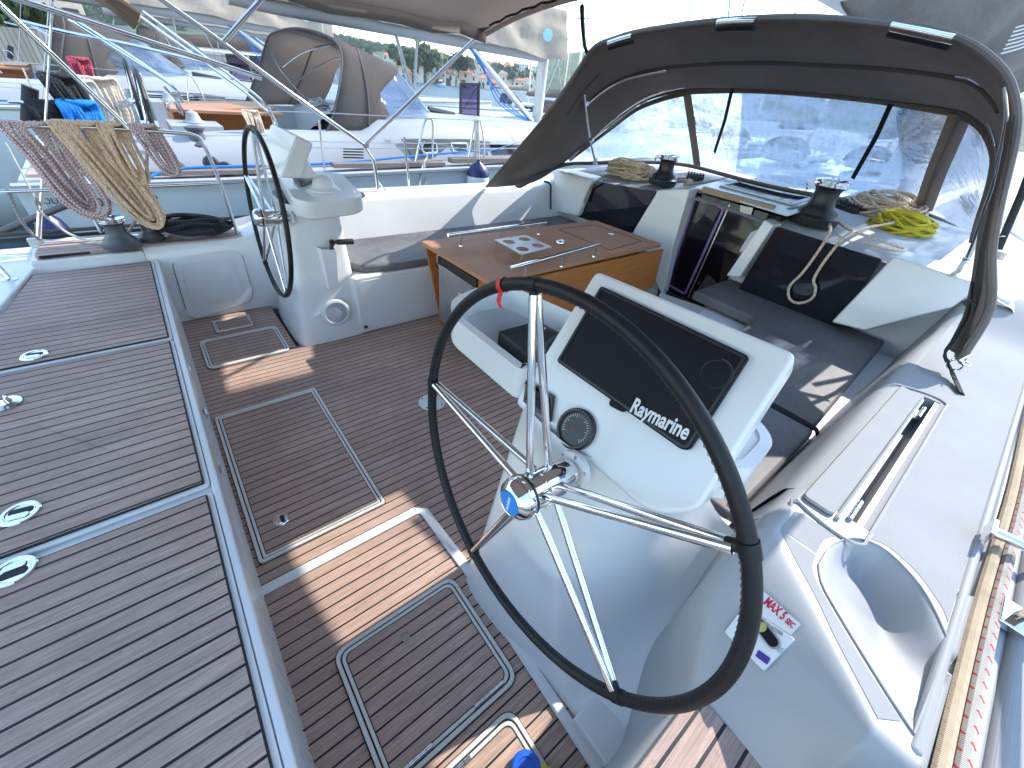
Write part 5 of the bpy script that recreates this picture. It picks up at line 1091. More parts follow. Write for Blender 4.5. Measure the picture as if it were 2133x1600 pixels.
# cockpit coamings and coachroof
def cab(s):
    rr=[]
    for y,zt,xi,xo in ((-.55,.86,1.45,1.86),(.2,.98,1.45,1.86),(1.2,1.02,1.40,1.86),(2.2,1.05,1.40,1.84),(2.45,1.18,1.1,1.80),(3.4,1.20,.8,1.74),(4.6,1.17,.6,1.6),(6,1.13,.4,1.38),(7.6,1.04,.3,.98),(9,.93,.1,.4)):
        z0=.72+.02*max(y,0); rr.append([(X1+s*xo,y,z0),(X1+s*(xo-.05),y,lerp(z0,zt,.45)),(X1+s*(xo-.13),y,zt-.04),(X1+s*(xo-.22),y,zt),(X1+s*xi,y,zt+.02),(X1+s*(xi if y<2.3 else 0.0),y,zt+.04 if y>2.3 else zt),(X1+s*(xi-.06 if y<2.3 else -.05),y,.62 if y<2.3 else zt+.04)])
    return rr
m=MB(); m.grid(cab(1)); m.grid(cab(-1)); obj('coachroof',m,m_geln_sun,nb,smooth=45)
m=MB(); m.box2((X1-1.5,-.2,.25),(X1+1.5,2.6,.36)); obj('cockpit_floor',m,m_bench,nb,smooth=0)
m=MB(); m.prism([(X1-1.9,-.8,.70),(X1+1.9,-.8,.70),(X1+1.9,-.1,.72),(X1-1.9,-.1,.72)],(0,0,.03)); obj('aft_deck_teak',m,m_bench,nb,smooth=0)
m=MB(); m.box2((X1-1.45,2.55,.3),(X1+1.45,2.75,1.16)); obj('cabin_back',m,m_geln_sun,nb)
m=MB(); m.box2((X1-.35,2.53,.4),(X1+.3,2.56,1.1)); m.box2((X1+.45,2.53,.5),(X1+1.2,2.56,1.08)); obj('companionway',m,m_glassd,nb)
# window band with ports, near side
def side(y,z): # on the coachroof side, starboard
    xo=lerp(1.80,1.60,(y-2.45)/2.15) if y<4.6 else lerp(1.6,1.38,(y-4.6)/1.4); return V((X1+xo-.02-(z-.76)*.20+.02,y,z))
pts=[P(836,288,X=-3.62),P(1128,296,X=-3.80),P(1118,322,X=-3.80),P(866,330,X=-3.62)]
def cabx(px,py):
    X=-3.6
    for _ in range(6):
        q=P(px,py,X=X); X=side(q.y,q.z).x+.012
    return P(px,py,X=X)
pts=[cabx(835,289),cabx(980,290),cabx(1020,296),cabx(1015,328),cabx(862,331)]
m=MB(); m.prism(pts,(.008,0,0)); wb=obj('window_band',m,simple('taupe_window_band',(.13,.12,.12),.4),nb)
for a,b in ((872,908),(936,972)):
    q=rpoly([cabx(a,296),cabx(b,296),cabx(b+3,318),cabx(a+8,320)],.02); q=[p+V((.010,0,0)) for p in q]; m=MB(); m.ring(q,inset(q,.018),(.012,0,0)); wn=obj('window',m,m_steel,nb); m=MB(); m.prism(inset(q,.014),(.004,0,0)); obj('pane',m,m_glassd,wn)
pts=[cabx(1020,300),cabx(1085,300),cabx(1080,320),cabx(1026,322)]; m=MB(); m.prism(pts,(.012,0,0)); obj('window',m,m_glassd,nb)
m=MB()
for k in range(4): a,b=P(715,310+k*6,X=-3.50),P(757,311+k*6,X=-3.50); m.tube([a,b],.008,5)
obj('vent_slots',m,m_blackm,nb)
# sprayhood of the neighbour
def pxx(l): return [P(a,b,X=X1+c) for a,b,c in l]
H1=crv(pxx([(677,280,1.45),(690,250,1.45),(706,180,1.40),(712,125,1.25),(700,88,1.05),(657,66,.5),(608,59,-.1),(566,70,-.9),(554,88,-1.25),(535,150,-1.40),(508,222,-1.5)]),40)
H2=crv(pxx([(765,280,1.45),(768,250,1.44),(764,190,1.36),(752,130,1.15),(738,97,.5),(700,92,-.2),(655,100,-.9),(640,130,-1.25),(625,170,-1.35),(600,218,-1.45)]),40)
H3=crv(pxx([(812,240,1.40),(800,216,1.37),(790,198,1.30),(810,172,1.20),(829,152,1.05),(820,138,.8),(790,124,.3),(755,122,-.2),(715,130,-.8),(700,150,-1.15),(690,180,-1.3),(670,222,-1.4)]),40)
m=MB(); m.grid([H1,[a.lerp(b,.5)+V((0,0,.01)) for a,b in zip(H1,H2)],H2,[a.lerp(b,.5) for a,b in zip(H2,H3)],H3]); nh=obj('sprayhood',m,m_canvas,nb,solid=.004,smooth=80)
m=MB(); m.tube([p+V((.01,0,0)) for p in H1],.012,6); m.tube([p+V((.012,0,.0)) for p in H2],.012,6); obj('hood_piping',m,m_canvasd,nh)
H4=crv([P(814,242,X=X1+1.40),P(850,239,X=X1+1.32),P(894,236,X=X1+1.15),P(893,232,X=X1+.8),P(880,228,X=X1+.2),P(850,226,X=X1-.5),P(800,226,X=X1-1.1),P(760,228,X=X1-1.3)],40)
m=MB(); m.grid([H3,[a.lerp(b,.5) for a,b in zip(H3,H4)],H4]); obj('hood_window',m,m_vinyl2,nh,smooth=80)
m=MB(); m.tube(crv(pxx([(557,95,-1.25),(580,140,-1.3),(610,178,-1.35),(638,207,-1.4)]),16),.012,8); m.tube(crv(pxx([(590,140,-1.2),(615,120,-.9),(645,105,-.5),(690,93,.0)]),16),.011,8); m.tube(crv(pxx([(615,175,-1.3),(650,145,-.9),(690,125,-.2),(712,120,.5)]),16),.010,8); obj('hood_bows',m,m_steel,nh)
m=MB()
for l in ([(648,190,.2),(640,225,.2)],): pass
# rope bundle on its winch
heap('rope_heap',P(662,210,X=X1+.8)-V((0,0,.10)),.13,.13,.14,10,.010,m_ropeg,'grey rope bundle on the cabin top inside the neighbouring sprayhood',seed=31)
# mast, boom and cover
ms=MB(); ms.lathe([(.10,0),(.10,15)],(X1-.1,6.45,1.0),(0,0,1),24); mo=obj('mast',ms,simple('grey_mast',(.55,.55,.56),.35,.3),nb)
m=MB()
for s in (-1,1):
    m.tube([(X1-.1,6.45,6.5),(X1-.1+s*.9,6.2,6.6)],.03,6); m.tube([(X1+s*1.9,6.0,.85),(X1-.1+s*.9,6.2,6.6),(X1-.1,6.45,15)],.005,5)
m.tube([(X1-.1,6.45,14.5),(X1,13.5,1.0)],.02,6); m.tube([(X1-.1,6.45,15.9),(X1,-.8,.8)],.005,5); obj('rigging',m,m_steelb,mo)
m=MB(); m.tube([P(470,-18,X=X1),P(560,2,X=X1),P(1132,112,X=X1)],[.10,.105,.11],18,flat=1.15,upv=(0,0,1)); bm_=obj('boom',m,m_geln_sun,nb)
m=MB()
for px in (664,725,812,840,863,880,951): q=P(px,lerp(30,108,(px-664)/420),X=X1)-V((0,0,.05)); m.tube([q+V((0,.03*math.cos(a),.03*math.sin(a))) for a in [2*math.pi*k/12 for k in range(12)]],.006,5,closed=True)
obj('boom_rings',m,m_steelb,bm_)
rows=[]
for i in range(50):
    y=1.6+i*(6.75-1.6)/49; zb=2.36-.012*y; hh=lerp(.28,.62,sst(4.2,6.6,y)); r=[]
    for j in range(25):
        a=-.25+(math.pi+.5)*j/24; x=(.19-.06*math.sin(a))*math.cos(a); z=zb-.05+hh*max(-.15,math.sin(a)); nz=noise.noise(V((x*4,y*3,z*4)))*.05; r.append((X1+x+nz,y,z+nz))
    rows.append(r)
m=MB(); m.grid(rows); obj('sail_cover',m,m_beige,nb,smooth=80)
q=P(1141,73,X=X1+.25); m=MB(); m.lathe([(.09,0),(.09,.01)],q,(1,-.3,0),24); obj('round_logo',m,simple('pale_blue_logo',(.35,.6,.75),.5),nb)
vg=MB(); vg.tube([P(980,97,X=X1),P(1108,252,X=X1)],.048,14); vo=obj('boom_vang',vg,m_steel,nb); 
m=MB()
for k in range(3): m.tube(crv([P(978,98+k,X=X1+.05*k),P(1000+k*3,135,X=X1+.05*k),P(1056-k*9,215,X=X1+.05*k),P(1110,258,X=X1+.05*k)],14),.009,6)
obj('vang_rope',m,m_ropeu,vo)
for (a,b,c,d) in ((820,58,858,190),(868,72,862,190)):
    m=MB(); m.tube([P(a,b,X=X1),P(c,d,X=X1)],.012,6); m.tube([P(a,b,X=X1)+V((.04,0,0)),P(c,d,X=X1)+V((.04,0,0))],.010,6); m.lathe([(.05,-.02),(.05,.02)],P(a,b+6,X=X1),(1,0,0),14); obj('mainsheet_tackle',m,m_ropew,nb)
# open deck hatch, violet
q=[P(957,172,X=X1+.1),P(998,173,X=X1+.1),P(997,246,X=X1+.1),P(956,241,X=X1+.1)]; q=[V((X1+.1+.0,p.y,p.z)) for p in q]
m=MB(); m.ring(rpoly(q,.02),inset(rpoly(q,.02),.035) ,(.03,0,0)); ht=obj('open_hatch',m,m_black,nb); m=MB(); m.prism(inset(rpoly(q,.02),.03),(.012,0,0)); obj('hatch_pane',m,m_hatchg,ht)
m=MB(); m.box(P(1000,243,X=X1+.1)+V((.1,-.2,-.02)),(.5,.12,.06)); 
m=MB(); m.tube([P(892,228,X=X1+.3),P(945,240,X=X1+.3)],.045,8); obj('track_cover',m,m_black,nb)
# grab hoops (U tubes) and lifelines
for a in ((863,348,885,250,900,249,901,346),(974,343,990,250,1000,249,1008,340)):
    XH=-3.35; m=MB(); m.tube(crv([P(a[0],a[1],X=XH),P((a[0]+a[2])/2-1,(a[1]+a[3])/2,X=XH),P(a[2],a[3]+3,X=XH),P((a[2]+a[4])/2,a[3]-3,X=XH),P(a[4]+1,a[5]+5,X=XH),P(a[6],(a[5]+a[7])/2,X=XH),P(a[6],a[7],X=XH)],40),.013,10); obj('gate_hoop',m,m_steel,nb)
m=MB()
for (y0,y1) in ((232,252),(292,298),(305,306)): m.tube(crv([P(560,y0,X=-3.3),P(665,y0+3,X=-3.3),P(885,(y0+y1)/2+4,X=-3.3),P(1115,y1+3,X=-3.3)],16),.0045,6)
obj('lifelines',m,m_steelb,nb)
tubeobj('stanchion_tube',[P(664,250,X=-3.3),P(676,352,X=-3.3)],.012,None,None,parent=nb)
m=MB(); m.tube(crv([P(150,392,X=-3.15),P(300,375,X=-3.2),P(360,352,X=-3.3),P(560,345,X=-3.35),P(700,340,X=-3.35),P(900,322,X=-3.5),P(1050,310,X=-3.6)],40),.012,7); obj('deck_line',m,m_ropeu,nb)
m=MB()
for px,py in ((370,352),(440,340),(470,352)): c=P(px,py,X=-3.45); m.lathe([(.06,-.03),(.07,0),(.05,.04)],c,(1,0,.4),18)
obj('deck_blocks',m,m_black,nb,bevel=.006)
# consoles and wheels
def nbwheel(x,y,z):
    m=MB(); R1=.46; m.tube([V((x,y+R1*math.sin(a)*.09,z+R1*math.sin(a)))+V((R1*math.cos(a),0,0)) for a in [2*math.pi*k/60 for k in range(60)]],.020,8,closed=True); w=obj('wheel',m,m_leather,nb); m=MB()
    for k in range(5):
        a=2*math.pi*k/5+.5
        for dd in (-.03,.03): m.tube([(x,y+dd,z),(x+R1*math.cos(a),y+R1*math.sin(a)*.09,z+R1*math.sin(a))],.007,6)
    m.lathe([(.045,-.07),(.045,.07)],(x,y,z),(0,1,0),16); obj('wheel_spokes',m,m_chrome,w)
for x,y in ((X1+1.20,.15),(X1-1.20,.15)):
    nbwheel(x,y,1.02)
    m=MB(); m.prism([(x-.28,y+.15,.36),(x+.28,y+.15,.36),(x+.22,y+.6,.36),(x-.22,y+.6,.36)],(0,0,.70)); m.lathe([(.10,0),(.10,.01),(.07,.03),(.05,.09),(0,.12)],(x,y+.38,1.06),(0,0,1),24); obj('helm_console',m,m_geln_sun,nb,bevel=.03,bseg=3)
q=[P(355,226,X=X1+.75),P(575,226,X=X1+.75),P(575,268,X=X1+.75),P(372,275,X=X1+.75)]
m=MB(); m.prism(q,(-.9,0,0)); obj('wooden_table',m,m_tables,nb,bevel=.01)
m=MB(); m.box2((X1+.55,min(p.y for p in q)-.02,q[0].z-.01),(X1+1.0,max(p.y for p in q)+.02,q[0].z+.02)); obj('table_leaf',m,m_table,nb,bevel=.005)
m=MB(); m.tube(crv([P(352,235,X=X1+1.2),P(350,215,X=X1+1.2),P(362,212,X=X1+1.2),P(376,236,X=X1+1.2)],20),.012,8); obj('handrail',m,m_steel,nb)
c=P(412,290,X=-3.75); m=MB(); m.lathe([(.11,0),(.11,.02),(.07,.05),(.06,.12),(.085,.15),(.085,.165),(.03,.18)],c-V((0,0,.06)),(0,0,1),28); obj('winch',m,m_grd,nb)
# pushpit of the neighbour
m=MB(); m.tube(crv([P(17,212,X=-3.35),P(60,218,X=-3.35),P(95,260,X=-3.35),P(130,330,X=-3.35),P(150,380,X=-3.3)],30),.0125,8); obj('pushpit',m,m_steel,nb); m=MB(); m.tube(crv([P(342,180,X=-3.6),P(372,215,X=-3.6),P(382,240,X=-3.6)],10),.012,8); obj('pushpit',m,m_steel,nb)
m=MB(); m.cyl(P(60,255,X=-3.4),P(63,182,X=-3.4),.045,14); obj('black_sleeve',m,m_blackm,nb)
# tubes of its bimini folded aft
m=MB(); 
for l in ([(285,30),(500,184),(545,222),(566,240),(572,265)],[(296,24),(510,180),(556,222),(578,262)],[(141,40),(250,108),(344,168),(368,190),(380,214)],[(160,45),(262,110),(350,170)],[(25,40),(140,68),(300,100),(540,160)]):
    m.tube(crv([P(a,b,X=-3.75) for a,b in l],24),.014,8)
obj('bimini_tubes',m,m_steel,nb)
# ------ further yachts: copies of the neighbour
nb2=dup(nb,(X1-5.1,3-2.5,-.9),label='second white yacht to port, seen beyond the first one through the steel tubes')
nb3=dup(nb,(X1-10.4,3-1.0,-.9),label='third yacht to port, farthest of the row, its boom cover crossing behind the rails')
nb4=dup(nb,(5.9+.4,4.5,-.9),label='yacht moored to starboard, glimpsed beyond the sprayhood at the right edge')
# names on the first hull
def hullx(px,py):
    q=P(px,py,X=-3.115); return q
o=P(96,437,X=-3.10); ex_=V((0,1,0)); ez_=V((0,0,1))
H=hullx(96,437).z
def hx_at(z,y=.0): 
    w_=2.28*(1.005 if z>.5 else lerp(.985,1.005,max(0,(z-.25)/.35))); return X1+w_
def hulltext(s,px,py,px2,py_top):
    a=P(px,py,X=-3.105); b=P(px2,py,X=-3.105); size=(P(px,py_top,X=-3.105).z-a.z)/.72
    xh=hx_at(a.z)+.006; t=text_mb(s,size,(xh,a.y,a.z),(0,1,0),(0,0,1),.002); w_=max(p.y for p in t.v)-a.y
    for p in t.v: p.y=a.y+(p.y-a.y)*(b.y-a.y)/w_; p.x+=.0
    return t
t=hulltext('OUI OUI',90,426,178,412); t.add(hulltext('GRAND LARGE',100,434,170,429)); t.add(hulltext('500',186,432,236,412))
obj('hull_lettering',t,simple('dark_lettering',(.05,.05,.06),.5),nb)
a=P(801,299,X=-3.52); obj('cabin_lettering',text_mb('500',.055,a,(0,1,0),(0,0,1),.002),simple('grey_lettering',(.2,.2,.22),.5),nb)
m=MB(); m.lathe([(.018,0),(.018,.004)],V((hx_at(.55)+.004,P(323,412,X=-3.1).y,P(323,412,X=-3.1).z)),(1,0,0),14); obj('skin_fitting',m,m_blackm,nb)
# ropes hung on the neighbour's pushpit
hang_coil('rope_coil',P(125,165,X=-3.35),.20,.46,12,.013,m_ropek,'black rope coil hanging high on the neighbour\'s pushpit',lean=(0,.25,0),seed=41)
hang_coil('rope_coil',P(112,222,X=-3.35),.26,.34,12,.014,m_ropek,'lower black rope coil on the neighbour\'s rail beside the blue one',lean=(0,.1,0),seed=42)
hang_coil('rope_coil',P(165,222,X=-3.30),.22,.30,14,.015,m_ropeu,'bright blue rope coil hanging on the neighbour\'s rail',lean=(0,.05,0),seed=43)
hang_coil('rope_coil',P(155,175,X=-4.2),.28,.32,8,.012,m_ropew,'pale rope coil hanging beyond the black coils',lean=(0,.2,0),seed=44)
hang_coil('rope_coil',P(195,168,X=-4.6),.35,.42,10,.012,m_ropef,'fawn rope coil hanging on the stern rail of the next yacht',lean=(0,.1,0),seed=45)
hang_coil('rope_coil',P(165,128,X=-7.2),.2,.28,8,.016,rope('red_rope',(.40,.03,.07,1),(.55,.3,.3,1),None,.4,30),'red rope bundle on the stern of the second yacht',seed=46)
hang_coil('rope_coil',P(522,235,X=-3.9),.16,.26,8,.009,m_ropef,'fawn rope coil hanging above the far steering wheel on the neighbouring yacht',seed=47)
hang_coil('rope_coil',P(992,252,X=-3.33),.10,.52,3,.008,m_ropew,'white line hanging from the forward gate hoop of the neighbouring yacht',seed=48)
m=MB(); m.tube(crv([P(885,295,X=-3.25),P(878,310,X=-3.25),P(890,325,X=-3.25),P(882,340,X=-3.2),P(876,370,X=-3.05),P(872,402,X=-2.95)],30),.010,7); m.tube([P(884,335,X=-3.2),P(888,402,X=-2.95)],.008,6); obj('fender_line',m,m_ropew,label='knotted white line hanging from the after gate hoop of the neighbouring yacht',cat='rope')
# own port stanchion and lifelines
so=thing('stanchion',P(853,402,X=-2.15),'thin stainless stanchion on the port deck edge between the tube bend and the sprayhood','stanchion'); tubeobj('tube',[P(853,402,X=-2.15),P(842,286,X=-2.15)],.012,None,None,parent=so); tubeobj('lifeline',[P(842,289,X=-2.15),P(1010,318,X=-2.15),P(1230,250,X=-2.15)],.003,None,None,parent=so,n=6)
# fenders
def fender(px,py,X,label,r=.10,L=.42):
    c=P(px,py,X=X); t=thing('fender',c-V((0,0,L)),label,'fender','fenders between the hulls'); m=MB(); m.lathe([(.0,-L),(r*.7,-L+.02),(r,-L+.08),(r,-.16),(r*.98,-.15)],c,(0,0,1),28); obj('body',m,m_white,t,smooth=60); m=MB(); m.lathe([(r*.99,-.155),(r*1.0,-.12),(r*.7,-.04),(.03,.0),(.02,.03),(0,.03)],c,(0,0,1),28); obj('end_cap',m,simple('navy_plastic',(.012,.018,.09),.35),t,smooth=60); m=MB(); m.tube([c+V((0,0,.02)),c+V((-.05,0,.45))],.006,6); obj('lanyard',m,m_ropew,t)
fender(997,338,-2.92,'white fender with navy end hanging from the neighbouring yacht beside the sprayhood corner',.14)
fender(92,446,-2.75,'fender with navy end behind the backstay foot at far left',.10,.45)
# ================================================================ WATER, LAND, TOWN
def watermat():
    t=NT('harbour_water'); g=t.n('NewGeometry').outputs['Position']; n=t.noise(1,4,g,.6,(.9,.35,1)); n2=t.noise(1,3,g,.5,(4,2,1)); 
    t.set(Base_Color=(.03,.06,.08,1),Roughness=.38); t.b.inputs['Specular IOR Level'].default_value=.3; t.bump(t.math('ADD',n,t.math('MULTIPLY',n2,.35)),.9,.8); return t.m
m=MB(); m.poly([(-1500,-400,-.95),(900,-400,-.95),(900,1500,-.95),(-1500,1500,-.95)]); obj('water',m,watermat(),kind='structure',keep=True)
m_wood=simple('hill_vegetation',(.055,.085,.035),.95,var=.5,vs=.06,bump=.6,bs=.4,bd=3)
# hillside across the channel: follows the shoreline seen in the photo
def shore(px):  # pixel of the waterline -> world point
    y=lerp(168,195,(px-830)/280.0); return P(px,max(y,167) if px<860 else y,Z=-.95)
S0=V((-152,64,0)); S1=V((-196,178,0)); SD=(S1-S0).normalized(); SN=V((-SD.y,SD.x,0))
def hz(s,d): # height at distance d inland, s along the shore
    return .3+ (.052*d*sst(0,60,d)+.016*max(0,d-60))*(.35+.65*sst(-10,90,s)) + 2*noise.noise(V((s*.01,d*.01,0)))
rows=[]
for i in range(50):
    s=-120+i*16; rows.append([S0+SD*s+SN*d+V((0,0,hz(s,d) if d>0 else z)) for d,z in ((0,-1.5),(0.01,0),(4,0),(12,0),(30,0),(60,0),(100,0),(150,0),(210,0),(280,0),(380,0))])
m=MB(); m.grid([[V(p) if k else V((p.x,p.y,-1.5)) for k,p in enumerate(r)] for r in rows]); obj('hillside',m,m_wood,kind='structure',keep=True)
def onhill(px,py):
    d=ray(px,py); d.normalize(); t=100
    while t<900:
        q=CAM+d*t; r=q-S0; s,dd=r.dot(SD),r.dot(SN)
        if dd>0 and q.z<=hz(s,dd): return q,s,dd
        t+=.7
    q=CAM+d*330; r=q-S0; return q,r.dot(SD),r.dot(SN)
HM={k:simple('house_'+k,c,.8,var=.06,vs=.4) for k,c in dict(white=(.66,.64,.60),cream=(.58,.52,.42),stone=(.42,.37,.31),blue=(.25,.42,.62),peach=(.60,.42,.32)).items()}
m_tile=simple('orange_tiles',(.50,.17,.075),.8,var=.25,vs=1.5); m_tile2=simple('old_tiles',(.38,.17,.10),.8,var=.25,vs=1.5); m_win=simple('house_window',(.03,.035,.045),.3)
def house(px,py,wpx,hpx,rpx,col,roof,label):
    q,s,dd=onhill(px,py); D=(q-CAM).dot(FW); k=D/FPX; wd=wpx*k*1.15; h=max(3,hpx*k*1.1); rh=max(.1,rpx*k*1.1); dp=wd*.8; q.z-=.3
    t=thing('house',q,label,'house','houses of the town across the water'); fx=(q-CAM); fx.z=0; fx.normalize(); rx=V((fx.y,-fx.x,0)); c=q+fx*dp/2
    def C(a,b,z): return c+rx*a+fx*b+V((0,0,z))
    m=MB(); m.prism([C(-wd/2,-dp/2,-3),C(wd/2,-dp/2,-3),C(wd/2,dp/2,-3),C(-wd/2,dp/2,-3)],(0,0,h+3)); obj('wall',m,HM[col],t,smooth=0)
    o=.35; m=MB(); b0=m.vs([C(-wd/2-o,-dp/2-o,h),C(wd/2+o,-dp/2-o,h),C(wd/2+o,dp/2+o,h),C(-wd/2-o,dp/2+o,h),C(-wd*.16,0,h+rh),C(wd*.16,0,h+rh)])
    for f in ([0,1,5,4],[1,2,5],[2,3,4,5],[3,0,4],[3,2,1,0]): m.face([b0+i for i in f])
    obj('roof',m,roof,t,smooth=0)
    nx=max(1,int(wd/2.6)); ny=max(1,int(h/2.8))
    for i in range(nx):
        for j in range(ny):
            a=(i+.5)/nx*wd-wd/2; z=(j+.45)*h/ny; m=MB(); m.box2((0,0,0),(0,0,0)) if False else m.prism([C(a-.45,-dp/2-.03,z),C(a+.45,-dp/2-.03,z),C(a+.45,-dp/2-.03,z+1.25),C(a-.45,-dp/2-.03,z+1.25)],tuple(-fx*.06)); obj('window',m,m_win,t,smooth=0)
K=5.333
HL=[(150,255,90,40,22,'white','a'),(225,290,60,30,14,'cream','b'),(515,350,80,70,32,'white','o'),(632,372,50,38,8,'blue','w'),(390,330,70,45,22,'white','b'),(300,360,70,48,22,'stone','b'),(480,420,110,70,20,'white','b'),(575,430,90,55,26,'cream','o'),
(330,430,90,60,20,'cream','b'),(370,490,80,60,18,'stone','o'),(455,490,90,52,18,'white','b'),(560,500,80,48,16,'stone','b'),(835,420,110,50,32,'white','o'),(930,350,90,40,24,'cream','b'),(1095,305,110,55,12,'blue','o'),(1150,380,90,40,28,'white','o'),
(845,500,90,60,24,'white','b'),(1010,470,120,60,36,'cream','o'),(1060,500,150,60,22,'white','b'),(1215,560,140,90,26,'white','o'),(1330,590,100,75,26,'cream','o'),(1330,340,100,45,22,'cream','b'),(1470,380,100,50,40,'white','o'),(1420,420,130,30,10,'white','w'),
(1430,500,120,75,26,'white','b'),(1630,400,130,85,8,'white','w'),(1770,420,100,80,8,'white','w'),(1250,430,90,50,22,'peach','o'),(1700,600,130,110,14,'white','b'),(1610,570,110,80,20,'cream','o'),(1600,640,60,45,30,'white','o'),(1980,560,80,60,24,'white','b'),(2110,520,90,70,34,'peach','o'),(2120,600,110,70,26,'white','o'),
(700,505,70,40,16,'stone','o'),(760,470,60,40,16,'white','b'),(900,540,90,40,14,'cream','o'),(1480,600,70,50,20,'stone','b')]
wood={'o':'hipped orange roof','b':'brown tiled roof','a':'red tiled roof','w':'flat pale roof'}
HL.sort(key=lambda h:h[0]); NTH=['','second','third','fourth','fifth','sixth','seventh','eighth','ninth','tenth']
cn={}
for i,(a,b,w_,h,r,c,ro) in enumerate(HL):
    px,py=780+a/K,80+b/K; side_='left of the vang' if px<960 else ('between vang and mast' if px<1115 else 'right of the mast')
    lvl='on the waterfront' if b>470 else ('high on the slope' if b<370 else 'half way up')
    key=(c,ro,side_,lvl); cn[key]=cn.get(key,0)+1
    house(px,py,w_/K,h/K,r/K,c,{'o':m_tile,'b':m_tile2,'a':m_tile,'w':HM['white']}[ro],f'{c} house, {wood[ro]}, {lvl}, {side_}'+('' if cn[key]==1 else f', {NTH[cn[key]-1]} from left'))
# trees: one model, copied; the far wood is one mass
rnd=random.Random(12)
def leaftex(name,a,b):
    t=NT(name); n=t.noise(.6,3); t.set(Base_Color=t.ramp(n,a+(1,),b+(1,),.35,.65),Roughness=.8); return t.m
m_leaf=leaftex('pine_leaves',(.028,.055,.016),(.075,.12,.032)); m_bark=simple('bark',(.10,.075,.055),.9)
def clumps(m,c,R,H,n,sz,rnd):
    for k in range(n):
        u=rnd.uniform(-1,1); a=rnd.uniform(0,6.283); r=(rnd.random()**.4); lob=1+.28*math.sin(a*3+c.x)+.2*math.sin(u*4+c.y)
        p=c+V((math.cos(a)*math.sqrt(1-u*u)*R*r*lob,math.sin(a)*math.sqrt(1-u*u)*R*r*lob,u*H*r*lob))
        e1=V((rnd.gauss(0,1),rnd.gauss(0,1),rnd.gauss(0,1))).normalized(); e2=e1.orthogonal().normalized(); s=sz*rnd.uniform(.6,1.4)
        m.poly([p-e1*s-e2*s*.4,p+e1*s*.2-e2*s,p+e1*s,p+e2*s*.9])
tr=thing('pine_tree',(0,0,-60),'template','tree','trees between the houses across the water')
m=MB(); 
for k in range(7): clumps(m,V((rnd.gauss(0,1.1),rnd.gauss(0,1.1),-60+4.2+rnd.uniform(-1.3,1.6))),1.7,1.3,130,.42,rnd)
obj('crown',m,m_leaf,tr,smooth=0)
m=MB(); m.tube([(0,0,-61),(.1,.05,-58.5),(0,0,-56)],[.28,.2,.08],7); 
for k in range(4): a=k*1.6; m.tube([(0,0,-58),(math.cos(a)*1.3,math.sin(a)*1.3,-56.3)],[.1,.04],5)
obj('trunk',m,m_bark,tr)
first=True
TP=[(640,400),(690,395),(720,410),(560,455),(420,470),(600,470),(890,430),(1050,390),(1100,400),(1330,380),(1390,410),(1570,390),(1545,470),(1530,520),(800,320),(860,390),(250,330),(1700,470),(1760,520),(1250,360),(1180,320),(980,330),(1900,480),(2050,470),(340,400),(440,390),(700,450),(1480,470),(1660,520),(930,470)]
TP.sort(); tn={}
for i,(a,b) in enumerate(TP):
    q,_,_=onhill(780+a/K,80+b/K); s=rnd.uniform(.8,1.35)
    side_='left of the vang' if a/K+780<960 else ('between vang and mast' if a/K+780<1115 else 'right of the mast'); lvl='on the waterfront' if b>450 else ('high on the slope' if b<370 else 'half way up')
    key=(side_,lvl); tn[key]=tn.get(key,0)+1; lab=f'dark green tree {lvl}, {side_}'+('' if tn[key]==1 else f', {NTH[tn[key]-1]} from left')
    if first: tr.location=q; tr.scale=(s,s,s); tr['label']=lab; first=False
    else: dup(tr,q,rnd.uniform(0,6),lab,scale=(s,s,s*rnd.uniform(.9,1.2)))
m=MB()
for k in range(1150):
    s=rnd.uniform(22,560); d=rnd.uniform(205,310) if s<300 else rnd.uniform(20,300)
    if s<300 and rnd.random()<.06: d=rnd.uniform(60,200)
    z=hz(s,d); c=S0+SD*s+SN*d+V((0,0,z+2.4)); clumps(m,c,rnd.uniform(2.2,3.8),rnd.uniform(1.8,3.2),30,1.05,rnd)
obj('far_wood',m,leaftex('wood_leaves',(.045,.085,.028),(.12,.18,.055)),smooth=0,kind='stuff',label='dark green wood covering the hill behind the town',cat='wood',keep=True)
# far ridge, beyond the bay at left
rp_=[(-200,-60),(100,-40),(300,-10),(385,12),(450,28),(520,45),(560,48),(620,56),(680,72),(725,95),(790,120),(870,140),(1000,158)]
top=[P(a,b,D=1300) for a,b in rp_]; base=[V((p.x*.72,p.y*.72,-2)) for p in top]; mid=[p.lerp(q,.45)+V((0,0,6)) for p,q in zip(top,base)]; bk=[V((p.x*1.3,p.y*1.3,-2)) for p in top]
f_=lambda l: crv(l,90)
rws=[f_(base),f_(mid),f_(top),f_(bk)]
for r in rws[1:3]:
    for i,p in enumerate(r): p.z+=5*noise.noise(V((i*.7,0,p.z*.1)))
m=MB(); m.grid(rws); obj('far_hills',m,m_wood,kind='structure',keep=True)
# wooded headland ahead, behind the sprayhood windows
rp2=[(1120,128),(1180,112),(1260,104),(1400,108),(1600,125),(1800,150),(2000,182),(2200,215),(2500,260)]
top=[P(a,b,D=420+.1*(a-1120)) for a,b in rp2]; base=[V((p.x*.62,p.y*.62,-1.3)) for p in top]; bk=[V((p.x*1.3,p.y*1.3,-2)) for p in top]; mid=[p.lerp(q,.5)+V((0,0,2)) for p,q in zip(top,base)]
m=MB(); m.grid([f_(base),f_(mid),f_(top),f_(bk)]); obj('headland',m,m_wood,kind='structure',keep=True)
